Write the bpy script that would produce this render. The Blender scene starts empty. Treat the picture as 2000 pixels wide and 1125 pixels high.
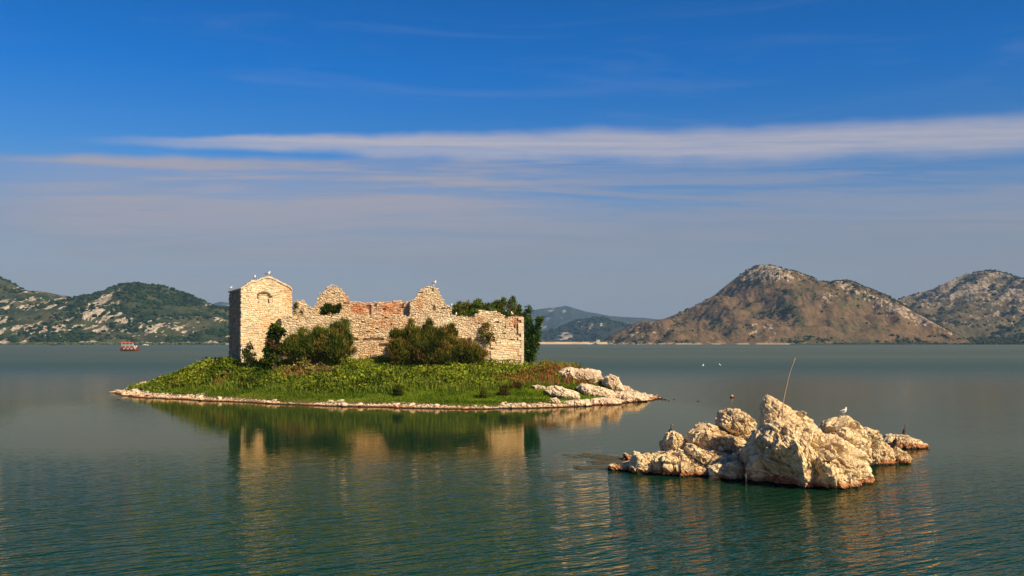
import bpy, math, random
import numpy as np
from mathutils import Vector
random.seed(7); RNG = np.random.default_rng(7)
C = bpy.context.scene.collection
S = bpy.context.scene
D2R = math.radians
# ------------------------------------------------------------------ camera
F = 1944.0; HZ = 667.0; CH = 7.0           # focal length in photo pixels, horizon row, eye height in metres
cam_d = bpy.data.cameras.new('camera'); cam = bpy.data.objects.new('camera', cam_d); C.objects.link(cam)
cam_d.sensor_width = 36; cam_d.lens = 36*F/2000; cam_d.clip_end = 60000; cam_d.clip_start = 0.5
cam_d.shift_y = (HZ-562.5)/2000
cam.location = (0, 0, CH); cam.rotation_euler = (D2R(90), 0, 0)
S.camera = cam
# ------------------------------------------------------------------ world + sun
SUN_AZ, SUN_EL = D2R(131), D2R(38)         # clockwise from +Y
S.view_settings.view_transform = 'Standard'; S.view_settings.look = 'None'
S.view_settings.exposure = 0.45; S.view_settings.gamma = 1
sd = bpy.data.lights.new('sun', 'SUN'); sun = bpy.data.objects.new('sun', sd); C.objects.link(sun)
sd.energy = 5.0; sd.angle = D2R(0.6); sd.color = (1.0, 0.80, 0.51)
sdir = Vector((math.sin(SUN_AZ)*math.cos(SUN_EL), math.cos(SUN_AZ)*math.cos(SUN_EL), math.sin(SUN_EL)))
sun.rotation_euler = sdir.to_track_quat('Z', 'Y').to_euler()
W = bpy.data.worlds.new('World'); S.world = W; W.use_nodes = True

class NT:
    """tiny node-tree helper"""
    def __init__(s, tree): s.t = tree; s.t.nodes.clear()
    def n(s, typ, ins=None, **kw):
        nd = s.t.nodes.new(typ)
        for k, v in kw.items(): setattr(nd, k, v)
        for k, v in (ins or {}).items():
            sk = nd.inputs[k]
            if isinstance(v, bpy.types.NodeSocket): s.t.links.new(v, sk)
            else:
                if isinstance(v, tuple) and len(v) == 3 and sk.type == 'RGBA': v = v+(1,)
                sk.default_value = v
        return nd
    def m(s, op, a, b=None, c=None, clamp=False):
        d = {0: a}
        if b is not None: d[1] = b
        if c is not None: d[2] = c
        return s.n('ShaderNodeMath', d, operation=op, use_clamp=clamp).outputs[0]
    def mix(s, f, a, b, mode='MIX'):
        nd = s.n('ShaderNodeMix', {}, data_type='RGBA', blend_type=mode, clamp_factor=True)
        for sk, v in ((nd.inputs[0], f), (nd.inputs[6], a), (nd.inputs[7], b)):
            if isinstance(v, bpy.types.NodeSocket): s.t.links.new(v, sk)
            else: sk.default_value = v+(1,) if isinstance(v, tuple) and len(v) == 3 else v
        return nd.outputs[2]
    def ramp(s, f, stops, interp='LINEAR'):
        nd = s.n('ShaderNodeValToRGB', {0: f}); cr = nd.color_ramp; cr.interpolation = interp
        while len(cr.elements) > 1: cr.elements.remove(cr.elements[-1])
        for i, (p, c) in enumerate(stops):
            e = cr.elements[0] if i == 0 else cr.elements.new(p)
            e.position = p; c = (c, c, c) if not isinstance(c, tuple) else c
            e.color = c+(1,) if len(c) == 3 else c
        return nd.outputs[0]
    def sm(s, x, a, b):
        return s.n('ShaderNodeMapRange', {0: x, 1: a, 2: b, 3: 0.0, 4: 1.0}, interpolation_type='SMOOTHSTEP').outputs[0]
    def noise(s, vec, scale, detail=4, rough=0.5, dist=0.0):
        return s.n('ShaderNodeTexNoise', {'Vector': vec, 'Scale': scale, 'Detail': detail, 'Roughness': rough, 'Distortion': dist}).outputs[0]

def build_world():
    t = NT(W.node_tree)
    g = t.n('ShaderNodeTexCoord').outputs['Generated']
    sp = t.n('ShaderNodeSeparateXYZ', {0: g}); x, y, z = sp.outputs
    sky = t.n('ShaderNodeTexSky', sky_type='NISHITA', sun_disc=False, sun_elevation=SUN_EL, sun_rotation=SUN_AZ,
              altitude=0, air_density=1.0, dust_density=0.6, ozone_density=3.0).outputs[0]
    az = t.m('ARCTAN2', x, y); el = t.m('ARCSINE', z)
    # the clear air, graded from a hazy horizon to the deep polarised blue higher up
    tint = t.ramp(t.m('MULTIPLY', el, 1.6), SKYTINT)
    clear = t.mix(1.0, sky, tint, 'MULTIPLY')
    # thin cirrus: streaks stretched along the azimuth
    def vec(a, b, off=0.0):
        return t.n('ShaderNodeCombineXYZ', {0: t.m('MULTIPLY', az, a), 1: t.m('MULTIPLY', el, b), 2: off}).outputs[0]
    # height above the horizon along the slightly bowed streaks
    ep = t.m('ADD', el, t.m('MULTIPLY', t.m('MULTIPLY', az, az), .07))
    def vec2(a, b, off=0.0):
        return t.n('ShaderNodeCombineXYZ', {0: t.m('MULTIPLY', az, a), 1: t.m('MULTIPLY', ep, b), 2: off}).outputs[0]
    wob = t.noise(vec(4.0, 0.0, 3.1), 1.0, 3, .5)
    wob2 = t.noise(vec2(16, 40, 1.1), 1.0, 5, .6)
    c = t.m('ADD', t.m('MULTIPLY', t.m('SUBTRACT', wob, .5), .016), t.m('MULTIPLY', t.m('SUBTRACT', wob2, .5), .009))
    e1 = t.m('SUBTRACT', ep, t.m('ADD', c, t.m('ADD', .1955, t.m('MULTIPLY', t.sm(az, .25, .5), .008))))
    width = t.m('MAXIMUM', .0035, t.m('MINIMUM', .017, t.m('ADD', .0135, t.m('MULTIPLY', az, .024))))
    r = t.m('DIVIDE', e1, width)
    up = t.m('SUBTRACT', 1.0, t.sm(r, 0.25, 1.25)); lo = t.sm(r, -1.5, -0.3)
    streak = t.noise(vec2(4, 110, 2.0), 1.0, 6, .66, .5)
    fine = t.noise(vec2(22, 160, 5.0), 1.0, 5, .7, .4)
    band = t.m('MULTIPLY', t.m('MULTIPLY', up, lo), t.m('ADD', .50, t.m('ADD', t.m('MULTIPLY', t.sm(streak, .25, .75), .40), t.m('MULTIPLY', fine, .28))))
    band = t.m('MULTIPLY', band, t.sm(az, -.44, -.22))
    band = t.m('MULTIPLY', band, .86, clamp=True)
    s2 = t.noise(vec2(3.2, 60, 7.7), 1.0, 6, .64, .5)
    e2 = t.m('ADD', ep, c)
    s2m = t.m('MULTIPLY', t.m('ADD', .35, t.m('MULTIPLY', t.sm(s2, .38, .62), .65)), t.m('MULTIPLY', t.sm(e2, .045, .165), t.m('SUBTRACT', 1.0, t.sm(e2, .176, .186))))
    s2m = t.m('MULTIPLY', s2m, t.m('SUBTRACT', .92, t.m('MULTIPLY', t.sm(az, -.10, .15), .45)))
    s2m = t.m('MULTIPLY', s2m, t.sm(az, -.56, -.38))
    s3 = t.noise(vec(3.5, 26, 12.3), 1.0, 5, .6, .8)
    s3m = t.m('MULTIPLY', t.m('MULTIPLY', t.sm(s3, .50, .80), .08), t.m('SUBTRACT', 1.0, t.sm(el, .33, .6)))
    veil = t.m('MULTIPLY', t.m('SUBTRACT', 1.0, t.sm(t.m('ADD', el, t.m('MULTIPLY', t.m('SUBTRACT', s3, .5), .10)), .09, .185)), t.m('ADD', .40, t.m('MULTIPLY', s3, .55)))
    gap = t.m('MULTIPLY', t.m('MULTIPLY', t.sm(az, -.05, .12), t.sm(e2, .122, .142)), t.m('SUBTRACT', 1.0, t.m('MULTIPLY', t.sm(s2, .40, .60), .75)))
    veil = t.m('MULTIPLY', veil, t.m('SUBTRACT', 1.0, t.m('MULTIPLY', gap, .75))); s2m = t.m('MULTIPLY', s2m, t.m('SUBTRACT', 1.0, t.m('MULTIPLY', gap, .6)))
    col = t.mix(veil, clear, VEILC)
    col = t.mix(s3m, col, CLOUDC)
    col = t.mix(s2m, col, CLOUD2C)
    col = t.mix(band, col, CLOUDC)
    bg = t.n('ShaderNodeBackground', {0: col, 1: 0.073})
    out = t.n('ShaderNodeOutputWorld', {0: bg.outputs[0]})
# colours are radiance / 0.10
SKYTINT = [(0.0, (1.0, 0.72, 0.75)), (0.12, (.62, .70, .90)), (0.28, (.22, .60, 1.0)), (0.42, (.02, .52, 1.12)), (0.55, (.0, .46, 1.02)), (1.0, (.0, .28, .60))]  # last stop, the unseen zenith, is darkened to cut fill light
VEILC = (2.75, 2.72, 3.0); CLOUDC = (5.3, 4.85, 5.1); CLOUD2C = (4.1, 3.75, 4.1)
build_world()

# ------------------------------------------------------------------ numeric helpers
def _hash(ix, iy, iz, seed):
    h = (ix.astype(np.int64)*374761393 + iy.astype(np.int64)*668265263 + iz.astype(np.int64)*2147483647 + seed*974711) & 0xffffffff
    h = ((h ^ (h >> 13))*1274126177) & 0xffffffff
    h = h ^ (h >> 16)
    return (h & 0xffffff)/float(0xffffff)
def vnoise(p, seed=0):
    """smooth value noise in [-1,1] at Nx3 points"""
    p = np.asarray(p, float); i = np.floor(p).astype(np.int64); f = p-i; u = f*f*f*(f*(f*6-15)+10)
    r = 0
    for dx in (0, 1):
        wx = u[:, 0] if dx else 1-u[:, 0]
        for dy in (0, 1):
            wy = u[:, 1] if dy else 1-u[:, 1]
            for dz in (0, 1):
                wz = u[:, 2] if dz else 1-u[:, 2]
                r = r + wx*wy*wz*_hash(i[:, 0]+dx, i[:, 1]+dy, i[:, 2]+dz, seed)
    return r*2-1
def fbm(p, oct=5, lac=2.03, gain=.5, seed=0):
    p = np.asarray(p, float); a = 1; s = 0; t = 0
    for o in range(oct):
        s = s+a*vnoise(p, seed+o*17); t += a; a *= gain; p = p*lac+11.3
    return s/t
def ridged(p, oct=5, lac=2.1, gain=.5, seed=0):
    p = np.asarray(p, float); a = 1; s = 0; t = 0
    for o in range(oct):
        s = s+a*(1-np.abs(vnoise(p, seed+o*17))*2); t += a; a *= gain; p = p*lac+7.7
    return s/t
def voro(p, seed=0, facets=False):
    """F1 distance, F2-F1 and cell random"""
    p = np.asarray(p, float); i = np.floor(p).astype(np.int64)
    f1 = np.full(len(p), 9.); f2 = np.full(len(p), 9.); idv = np.zeros(len(p)); vec = np.zeros((len(p), 3))
    for dx in (-1, 0, 1):
        for dy in (-1, 0, 1):
            for dz in (-1, 0, 1):
                cx, cy, cz = i[:, 0]+dx, i[:, 1]+dy, i[:, 2]+dz
                q = np.stack([cx+_hash(cx, cy, cz, seed), cy+_hash(cx, cy, cz, seed+1), cz+_hash(cx, cy, cz, seed+2)], 1)
                d = np.linalg.norm(q-p, axis=1)
                n1 = d < f1
                f2 = np.where(n1, f1, np.minimum(f2, d)); idv = np.where(n1, _hash(cx, cy, cz, seed+3), idv); vec = np.where(n1[:, None], p-q, vec); f1 = np.where(n1, d, f1)
    if facets:
        a = idv*6.283*7; b = (idv*31.7 % 1)*2-1; c = np.sqrt(1-b*b); tilt = vec[:, 0]*np.cos(a)*c+vec[:, 1]*np.sin(a)*c+vec[:, 2]*b
        return f1, f2-f1, idv, tilt
    return f1, f2-f1, idv
def sstep(x, a, b):
    t = np.clip((x-a)/(b-a), 0, 1); return t*t*(3-2*t)
def col3(c, n): return np.tile(np.array(c, float), (n, 1))

def W3(px, py, Y):
    return np.array([(px-1000)/F*Y, Y, CH+(HZ-py)/F*Y])
def waterY(py): return CH*F/(py-HZ)

# ------------------------------------------------------------------ mesh helpers
def obj_from(name, V, Fs, mat=None, parent=None, smooth=False, col=None, vcol=None):
    """Fs: face array or list of face arrays (all of one width each). col: per-face rgb, vcol: dict of per-vertex rgb"""
    if not isinstance(Fs, list) or np.ndim(Fs[0]) == 1: Fs = [np.asarray(Fs)]
    Fs = [np.asarray(f, np.int64) for f in Fs if len(f)]
    V = np.asarray(V, np.float32)
    me = bpy.data.meshes.new(name)
    me.vertices.add(len(V)); me.vertices.foreach_set('co', V.ravel())
    tot = np.concatenate([np.full(len(f), f.shape[1]) for f in Fs]); loops = np.concatenate([f.ravel() for f in Fs])
    me.loops.add(len(loops)); me.loops.foreach_set('vertex_index', loops.astype(np.int32))
    st = np.concatenate([[0], np.cumsum(tot)[:-1]])
    me.polygons.add(len(tot)); me.polygons.foreach_set('loop_start', st.astype(np.int32)); me.polygons.foreach_set('loop_total', tot.astype(np.int32))
    me.polygons.foreach_set('use_smooth', np.full(len(tot), smooth))
    me.update(calc_edges=True); me.validate()
    if col is not None:
        a = me.attributes.new('Col', 'FLOAT_COLOR', 'FACE')
        a.data.foreach_set('color', np.hstack([np.asarray(col, np.float32), np.ones((len(tot), 1), np.float32)]).ravel())
    for k, v in (vcol or {}).items():
        a = me.attributes.new(k, 'FLOAT_COLOR', 'POINT')
        a.data.foreach_set('color', np.hstack([np.asarray(v, np.float32), np.ones((len(V), 1), np.float32)]).ravel())
    if mat: me.materials.append(mat)
    o = bpy.data.objects.new(name, me); C.objects.link(o)
    if parent: o.parent = parent
    return o
class MB:
    """collects pieces into one mesh"""
    def __init__(s): s.V = []; s.F = {}; s.n = 0; s.C = {}
    def add(s, V, Fc, col=None):
        V = np.asarray(V, float); Fc = np.asarray(Fc)
        k = Fc.shape[1]
        s.F.setdefault(k, []).append(Fc+s.n); s.V.append(V); s.n += len(V)
        c = np.asarray(col if col is not None else (1, 1, 1), float)
        s.C.setdefault(k, []).append(c if c.ndim == 2 else np.tile(c, (len(Fc), 1)))
    def build(s, name, mat, parent=None, smooth=False):
        ks = sorted(s.F)
        return obj_from(name, np.vstack(s.V), [np.vstack(s.F[k]) for k in ks], mat, parent, smooth, np.vstack([np.vstack(s.C[k]) for k in ks]))
    def box(s, c, sz, col=None, rz=0):
        c = np.array(c, float); h = np.array(sz)/2
        v = np.array([[x, y, z] for x in (-1, 1) for y in (-1, 1) for z in (-1, 1)])*h
        if rz:
            cs, sn = math.cos(rz), math.sin(rz); v = np.stack([v[:, 0]*cs-v[:, 1]*sn, v[:, 0]*sn+v[:, 1]*cs, v[:, 2]], 1)
        s.add(v+c, [[0, 1, 3, 2], [4, 6, 7, 5], [0, 4, 5, 1], [2, 3, 7, 6], [0, 2, 6, 4], [1, 5, 7, 3]], col)
    def tube(s, pts, rad, n=8, col=None, flat=1.0):
        P = np.array(pts, float); m = len(P); R = np.broadcast_to(np.array(rad, float), (m,))
        T = np.gradient(P, axis=0); T /= np.linalg.norm(T, axis=1)[:, None]+1e-9
        ref = np.array([0, 0, 1.]) if abs(T[0][2]) < .9 else np.array([1., 0, 0])
        V = []
        for i in range(m):
            a = np.cross(T[i], ref); a /= np.linalg.norm(a)+1e-9; b = np.cross(a, T[i])
            th = np.arange(n)*2*np.pi/n
            V.append(P[i]+R[i]*(np.cos(th)[:, None]*a+flat*np.sin(th)[:, None]*b))
        V = np.vstack(V); Fc = []
        for i in range(m-1):
            for j in range(n): k = (j+1) % n; Fc.append([i*n+j, i*n+k, (i+1)*n+k, (i+1)*n+j])
        b = len(V); V = np.vstack([V, P[:1], P[-1:]])
        s.add(V, Fc, col)
        tri = [[b, (j+1) % n, j] for j in range(n)]+[[b+1, (m-1)*n+j, (m-1)*n+(j+1) % n] for j in range(n)]
        base = s.n-len(V); s.F.setdefault(3, []).append(np.array(tri)+base)
        c = np.asarray(col if col is not None else (1, 1, 1), float); s.C.setdefault(3, []).append(np.tile(c, (len(tri), 1)))

def tag(o, label=None, cat=None, group=None, kind=None):
    if label: o['label'] = label
    if cat: o['category'] = cat
    if group: o['group'] = group
    if kind: o['kind'] = kind
    return o
def empty(name, loc, label, cat, group=None, rz=0):
    o = bpy.data.objects.new(name, None); C.objects.link(o); o.location = loc; o.rotation_euler = (0, 0, rz); o.empty_display_size = .3
    return tag(o, label, cat, group)
def copy_tree(o, loc, rz=0, sc=1.0, label=None):
    c = o.copy(); C.objects.link(c); c.location = loc; c.rotation_euler = (0, 0, rz); c.scale = (sc, sc, sc)
    if label: c['label'] = label
    for ch in list(o.children):
        k = ch.copy(); C.objects.link(k); k.parent = c
    return c

# ------------------------------------------------------------------ materials
def mat(name, fn):
    m = bpy.data.materials.new(name); m.use_nodes = True; t = NT(m.node_tree); fn(t); return m
def out(t, sh): t.n('ShaderNodeOutputMaterial', {0: sh})
def pr(t, col, rough=.8, spec=.3, nrm=None, metal=0.0):
    d = {'Base Color': col, 'Roughness': rough, 'Specular IOR Level': spec, 'Metallic': metal}
    if nrm is not None: d['Normal'] = nrm
    return t.n('ShaderNodeBsdfPrincipled', d).outputs[0]
def pos(t): return t.n('ShaderNodeNewGeometry').outputs['Position']
def attr(t, n='Col'): return t.n('ShaderNodeAttribute', attribute_name=n).outputs['Color']
def bump(t, h, dist, st=1.0): return t.n('ShaderNodeBump', {'Strength': st, 'Distance': dist, 'Height': h}).outputs[0]

def plain(name, c, rough=.6, spec=.3, var=.12, scale=3.0, metal=0.0):
    def f(t):
        n = t.noise(pos(t), scale, 4, .6)
        col = t.mix(n, tuple(v*(1-var) for v in c), tuple(min(1, v*(1+var)) for v in c))
        out(t, pr(t, col, rough, spec, bump(t, n, .01), metal))
    return mat(name, f)

def f_stone(t):                                   # masonry; every stone carries its own tint
    p = pos(t); c = attr(t)
    n1 = t.noise(p, 3.2, 6, .65); n2 = t.noise(p, .35, 3, .5)
    c = t.mix(t.sm(n1, .30, .62), t.mix(1.0, c, (.84, .80, .76), 'MULTIPLY'), c)
    c = t.mix(t.m('MULTIPLY', t.sm(n2, .52, .72), .30), c, t.mix(1.0, c, (.86, .66, .44), 'MULTIPLY'))
    pits = t.sm(t.noise(p, 9, 3, .6), .36, .44)
    c = t.mix(pits, t.mix(1.0, c, (.62, .54, .46), 'MULTIPLY'), c)
    h = t.m('ADD', t.m('MULTIPLY', n1, .6), t.m('MULTIPLY', pits, .4))
    out(t, pr(t, c, .9, .15, bump(t, h, .06)))
M_STONE = mat('masonry stone', f_stone)
def rock_mat(name, base, dark, stain_top, crack=1.0, bscale=1.0):
    def f(t):
        p = pos(t); z = t.n('ShaderNodeSeparateXYZ', {0: p}).outputs[2]
        n1 = t.noise(p, 1.1*bscale, 6, .62); n2 = t.noise(p, 5*bscale, 5, .7); n3 = t.noise(p, .5*bscale, 3)
        c = t.mix(t.sm(n1, .34, .66), dark, base)
        c = t.mix(t.m('MULTIPLY', t.sm(n3, .5, .68), .35), c, (.50, .33, .18))
        pm = t.n('ShaderNodeMapping', {'Vector': p, 'Scale': (1.6, 1.6, .7)}).outputs[0]
        nd = t.n('ShaderNodeTexVoronoi', {'Vector': t.n('ShaderNodeVectorMath', {0: pm, 1: t.n('ShaderNodeVectorMath', {0: t.n('ShaderNodeTexNoise', {'Vector': p, 'Scale': 2.0*bscale}).outputs[1], 1: (.9, .9, .9)}, operation='MULTIPLY').outputs[0]}, operation='ADD').outputs[0], 'Scale': 1.5*bscale}, feature='DISTANCE_TO_EDGE').outputs[0]
        cr = t.sm(nd, .0, .05)
        c = t.mix(t.m('MULTIPLY', t.m('MULTIPLY', t.m('SUBTRACT', 1.0, cr), .15*crack), t.sm(n2, .42, .6)), c, (.12, .09, .06))
        pits = t.sm(n2, .35, .47)
        c = t.mix(pits, t.mix(1.0, c, (.55, .45, .36), 'MULTIPLY'), c)
        # iron-red tide mark and the dark wet foot
        zz = t.m('ADD', z, t.m('MULTIPLY', t.m('SUBTRACT', n3, .5), stain_top*2.2))
        c = t.mix(t.m('MULTIPLY', t.m('SUBTRACT', 1.0, t.sm(zz, stain_top*.6, stain_top)), .8), c, t.mix(n1, (.30, .09, .03), (.50, .17, .06)))
        c = t.mix(t.m('SUBTRACT', 1.0, t.sm(z, .05, .12)), c, (.035, .025, .015))
        h = t.m('ADD', t.m('MULTIPLY', n1, .5), t.m('ADD', t.m('MULTIPLY', n2, .35), t.m('MULTIPLY', cr, .3)))
        out(t, pr(t, c, .88, .18, bump(t, h, .10/bscale)))
    return mat(name, f)
M_ROCK = rock_mat('foreground limestone', (.80, .65, .41), (.60, .46, .28), .34)
M_SHORE = rock_mat('island limestone', (.84, .71, .53), (.64, .50, .36), .20, .6, .9)
def f_leaf(t):
    c = attr(t)
    a = t.n('ShaderNodeBsdfDiffuse', {'Color': c}).outputs[0]
    b = t.n('ShaderNodeBsdfTranslucent', {'Color': t.mix(1.0, c, (1.0, 1.0, .5), 'MULTIPLY')}).outputs[0]
    out(t, t.n('ShaderNodeMixShader', {0: .22, 1: a, 2: b}).outputs[0])
M_LEAF = mat('leaves', f_leaf)
M_WOOD = plain('bark', (.12, .08, .05), .9, .1, .3, 8)

def f_water(t):
    p = pos(t); sp = t.n('ShaderNodeSeparateXYZ', {0: p}); x, y, z = sp.outputs
    # calm and rippled patches laid by the wind
    pw = t.n('ShaderNodeMapping', {'Vector': p, 'Scale': (.010, .030, 1)}).outputs[0]
    patch = t.noise(pw, 1.0, 4, .55, .6)
    pw2 = t.n('ShaderNodeMapping', {'Vector': p, 'Scale': (.0012, .0060, 1)}).outputs[0]
    patch2 = t.noise(pw2, 1.0, 4, .6, .5)
    # lee side of the island: ripples die down towards its shore
    ex = t.m('DIVIDE', t.m('ADD', x, 19.0), 40.0); ey = t.m('DIVIDE', t.m('SUBTRACT', y, 92.0), 44.0)
    lee = t.m('MULTIPLY', t.sm(t.m('SQRT', t.m('ADD', t.m('MULTIPLY', ex, ex), t.m('MULTIPLY', ey, ey))), .75, 1.35), t.sm(y, 52, 85))
    near = t.m('ADD', t.m('SUBTRACT', t.m('ADD', .52, t.m('MULTIPLY', lee, .055)), t.m('MULTIPLY', t.sm(y, 32, 70), .496)), t.m('MULTIPLY', t.sm(y, 140, 320), .07))
    calm = t.m('MULTIPLY', near, t.m('ADD', .55, t.m('MULTIPLY', patch, .9)))
    def rip(rot, sx, sy, sc, det, dist=.3):
        v = t.n('ShaderNodeMapping', {'Vector': p, 'Rotation': (0, 0, rot)}).outputs[0]      # turn first, then stretch along the crests
        v = t.n('ShaderNodeMapping', {'Vector': v, 'Scale': (sx, sy, 1)}).outputs[0]
        return t.noise(v, sc, det, .5, dist)
    a = rip(D2R(-33), .70, 2.6, 1.0, 2, .4)
    b = rip(D2R(-22), 1.8, 5.5, 1.0, 2, .4)
    c = rip(D2R(-40), .22, .75, 1.0, 2)
    h = t.m('ADD', t.m('MULTIPLY', a, .19), t.m('ADD', t.m('MULTIPLY', b, .065), t.m('MULTIPLY', c, .28)))
    h = t.m('MULTIPLY', h, calm)
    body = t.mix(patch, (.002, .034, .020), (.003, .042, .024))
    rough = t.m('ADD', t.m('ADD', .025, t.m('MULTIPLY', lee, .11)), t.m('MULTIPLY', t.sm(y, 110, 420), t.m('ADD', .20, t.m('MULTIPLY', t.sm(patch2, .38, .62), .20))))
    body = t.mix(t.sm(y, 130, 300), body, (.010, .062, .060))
    nrm = bump(t, h, 1.0)
    d = t.n('ShaderNodeBsdfDiffuse', {'Color': body}).outputs[0]
    g = t.n('ShaderNodeBsdfGlossy', {'Color': (.86, .70, .49), 'Roughness': rough, 'Normal': nrm}).outputs[0]
    fr = t.n('ShaderNodeFresnel', {'IOR': 1.32, 'Normal': nrm}).outputs[0]
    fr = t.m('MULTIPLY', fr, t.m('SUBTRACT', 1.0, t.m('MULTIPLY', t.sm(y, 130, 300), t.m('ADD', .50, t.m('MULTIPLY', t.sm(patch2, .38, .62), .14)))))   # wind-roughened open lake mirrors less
    out(t, t.n('ShaderNodeMixShader', {0: fr, 1: d, 2: g}).outputs[0])
M_WATER = mat('lake water', f_water)

# ------------------------------------------------------------------ water
wx = 9000
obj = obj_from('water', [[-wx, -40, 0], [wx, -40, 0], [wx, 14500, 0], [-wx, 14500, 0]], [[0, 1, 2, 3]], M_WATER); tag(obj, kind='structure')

# ------------------------------------------------------------------ hills
def f_hill(green, rock, soil, soil2):
    def f(t):
        a = attr(t, 'Zone'); sp = t.n('ShaderNodeSeparateColor', {0: a}); r, g, b = sp.outputs
        p = pos(t)
        n = t.noise(p, .035, 6, .7); n2 = t.noise(p, .11, 4, .7)
        veg = t.mix(t.sm(n, .35, .65), tuple(v*.6 for v in green), green)
        so = t.mix(t.sm(n, .35, .65), soil, soil2)
        so = t.mix(t.m('MULTIPLY', t.sm(n2, .5, .62), .45), so, veg)
        c = t.mix(g, so, veg)
        rc = t.mix(t.sm(n2, .38, .62), tuple(v*.45 for v in rock), rock)
        c = t.mix(t.sm(t.m('ADD', r, t.m('MULTIPLY', t.m('SUBTRACT', n2, .5), 1.1)), .40, .60), c, rc)
        c = t.mix(b, c, (.50, .39, .25))
        out(t, pr(t, c, .95, .1, bump(t, t.m('ADD', n, n2), 6.0)))
    return f
def ico():
    g = (1+5**.5)/2
    v = np.array([[-1, g, 0], [1, g, 0], [-1, -g, 0], [1, -g, 0], [0, -1, g], [0, 1, g], [0, -1, -g], [0, 1, -g], [g, 0, -1], [g, 0, 1], [-g, 0, -1], [-g, 0, 1]], float)
    f = np.array([[0, 11, 5], [0, 5, 1], [0, 1, 7], [0, 7, 10], [0, 10, 11], [1, 5, 9], [5, 11, 4], [11, 10, 2], [10, 7, 6], [7, 1, 8], [3, 9, 4], [3, 4, 2], [3, 2, 6], [3, 6, 8], [3, 8, 9], [4, 9, 5], [2, 4, 11], [6, 2, 10], [8, 6, 7], [9, 8, 1]])
    return v/np.linalg.norm(v[0]), f
def blobs(P, R, cols, flat=.8, seed=0, name='scrub', mt=None):
    """many small lumpy bushes in one mesh"""
    rg = np.random.default_rng(seed); v, f = ico(); N = len(P)
    V = v[None]*R[:, None, None]*(1+rg.uniform(-.35, .35, (N, 12, 1)))*np.array([1, 1, flat]) + P[:, None]
    Fc = (f[None]+np.arange(N)[:, None, None]*12).reshape(-1, 3)
    cc = np.repeat(cols, 20, axis=0)*(1+rg.uniform(-.2, .2, (N*20, 1)))
    return obj_from(name, V.reshape(-1, 3), Fc, mt or M_LEAF, col=cc)

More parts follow.
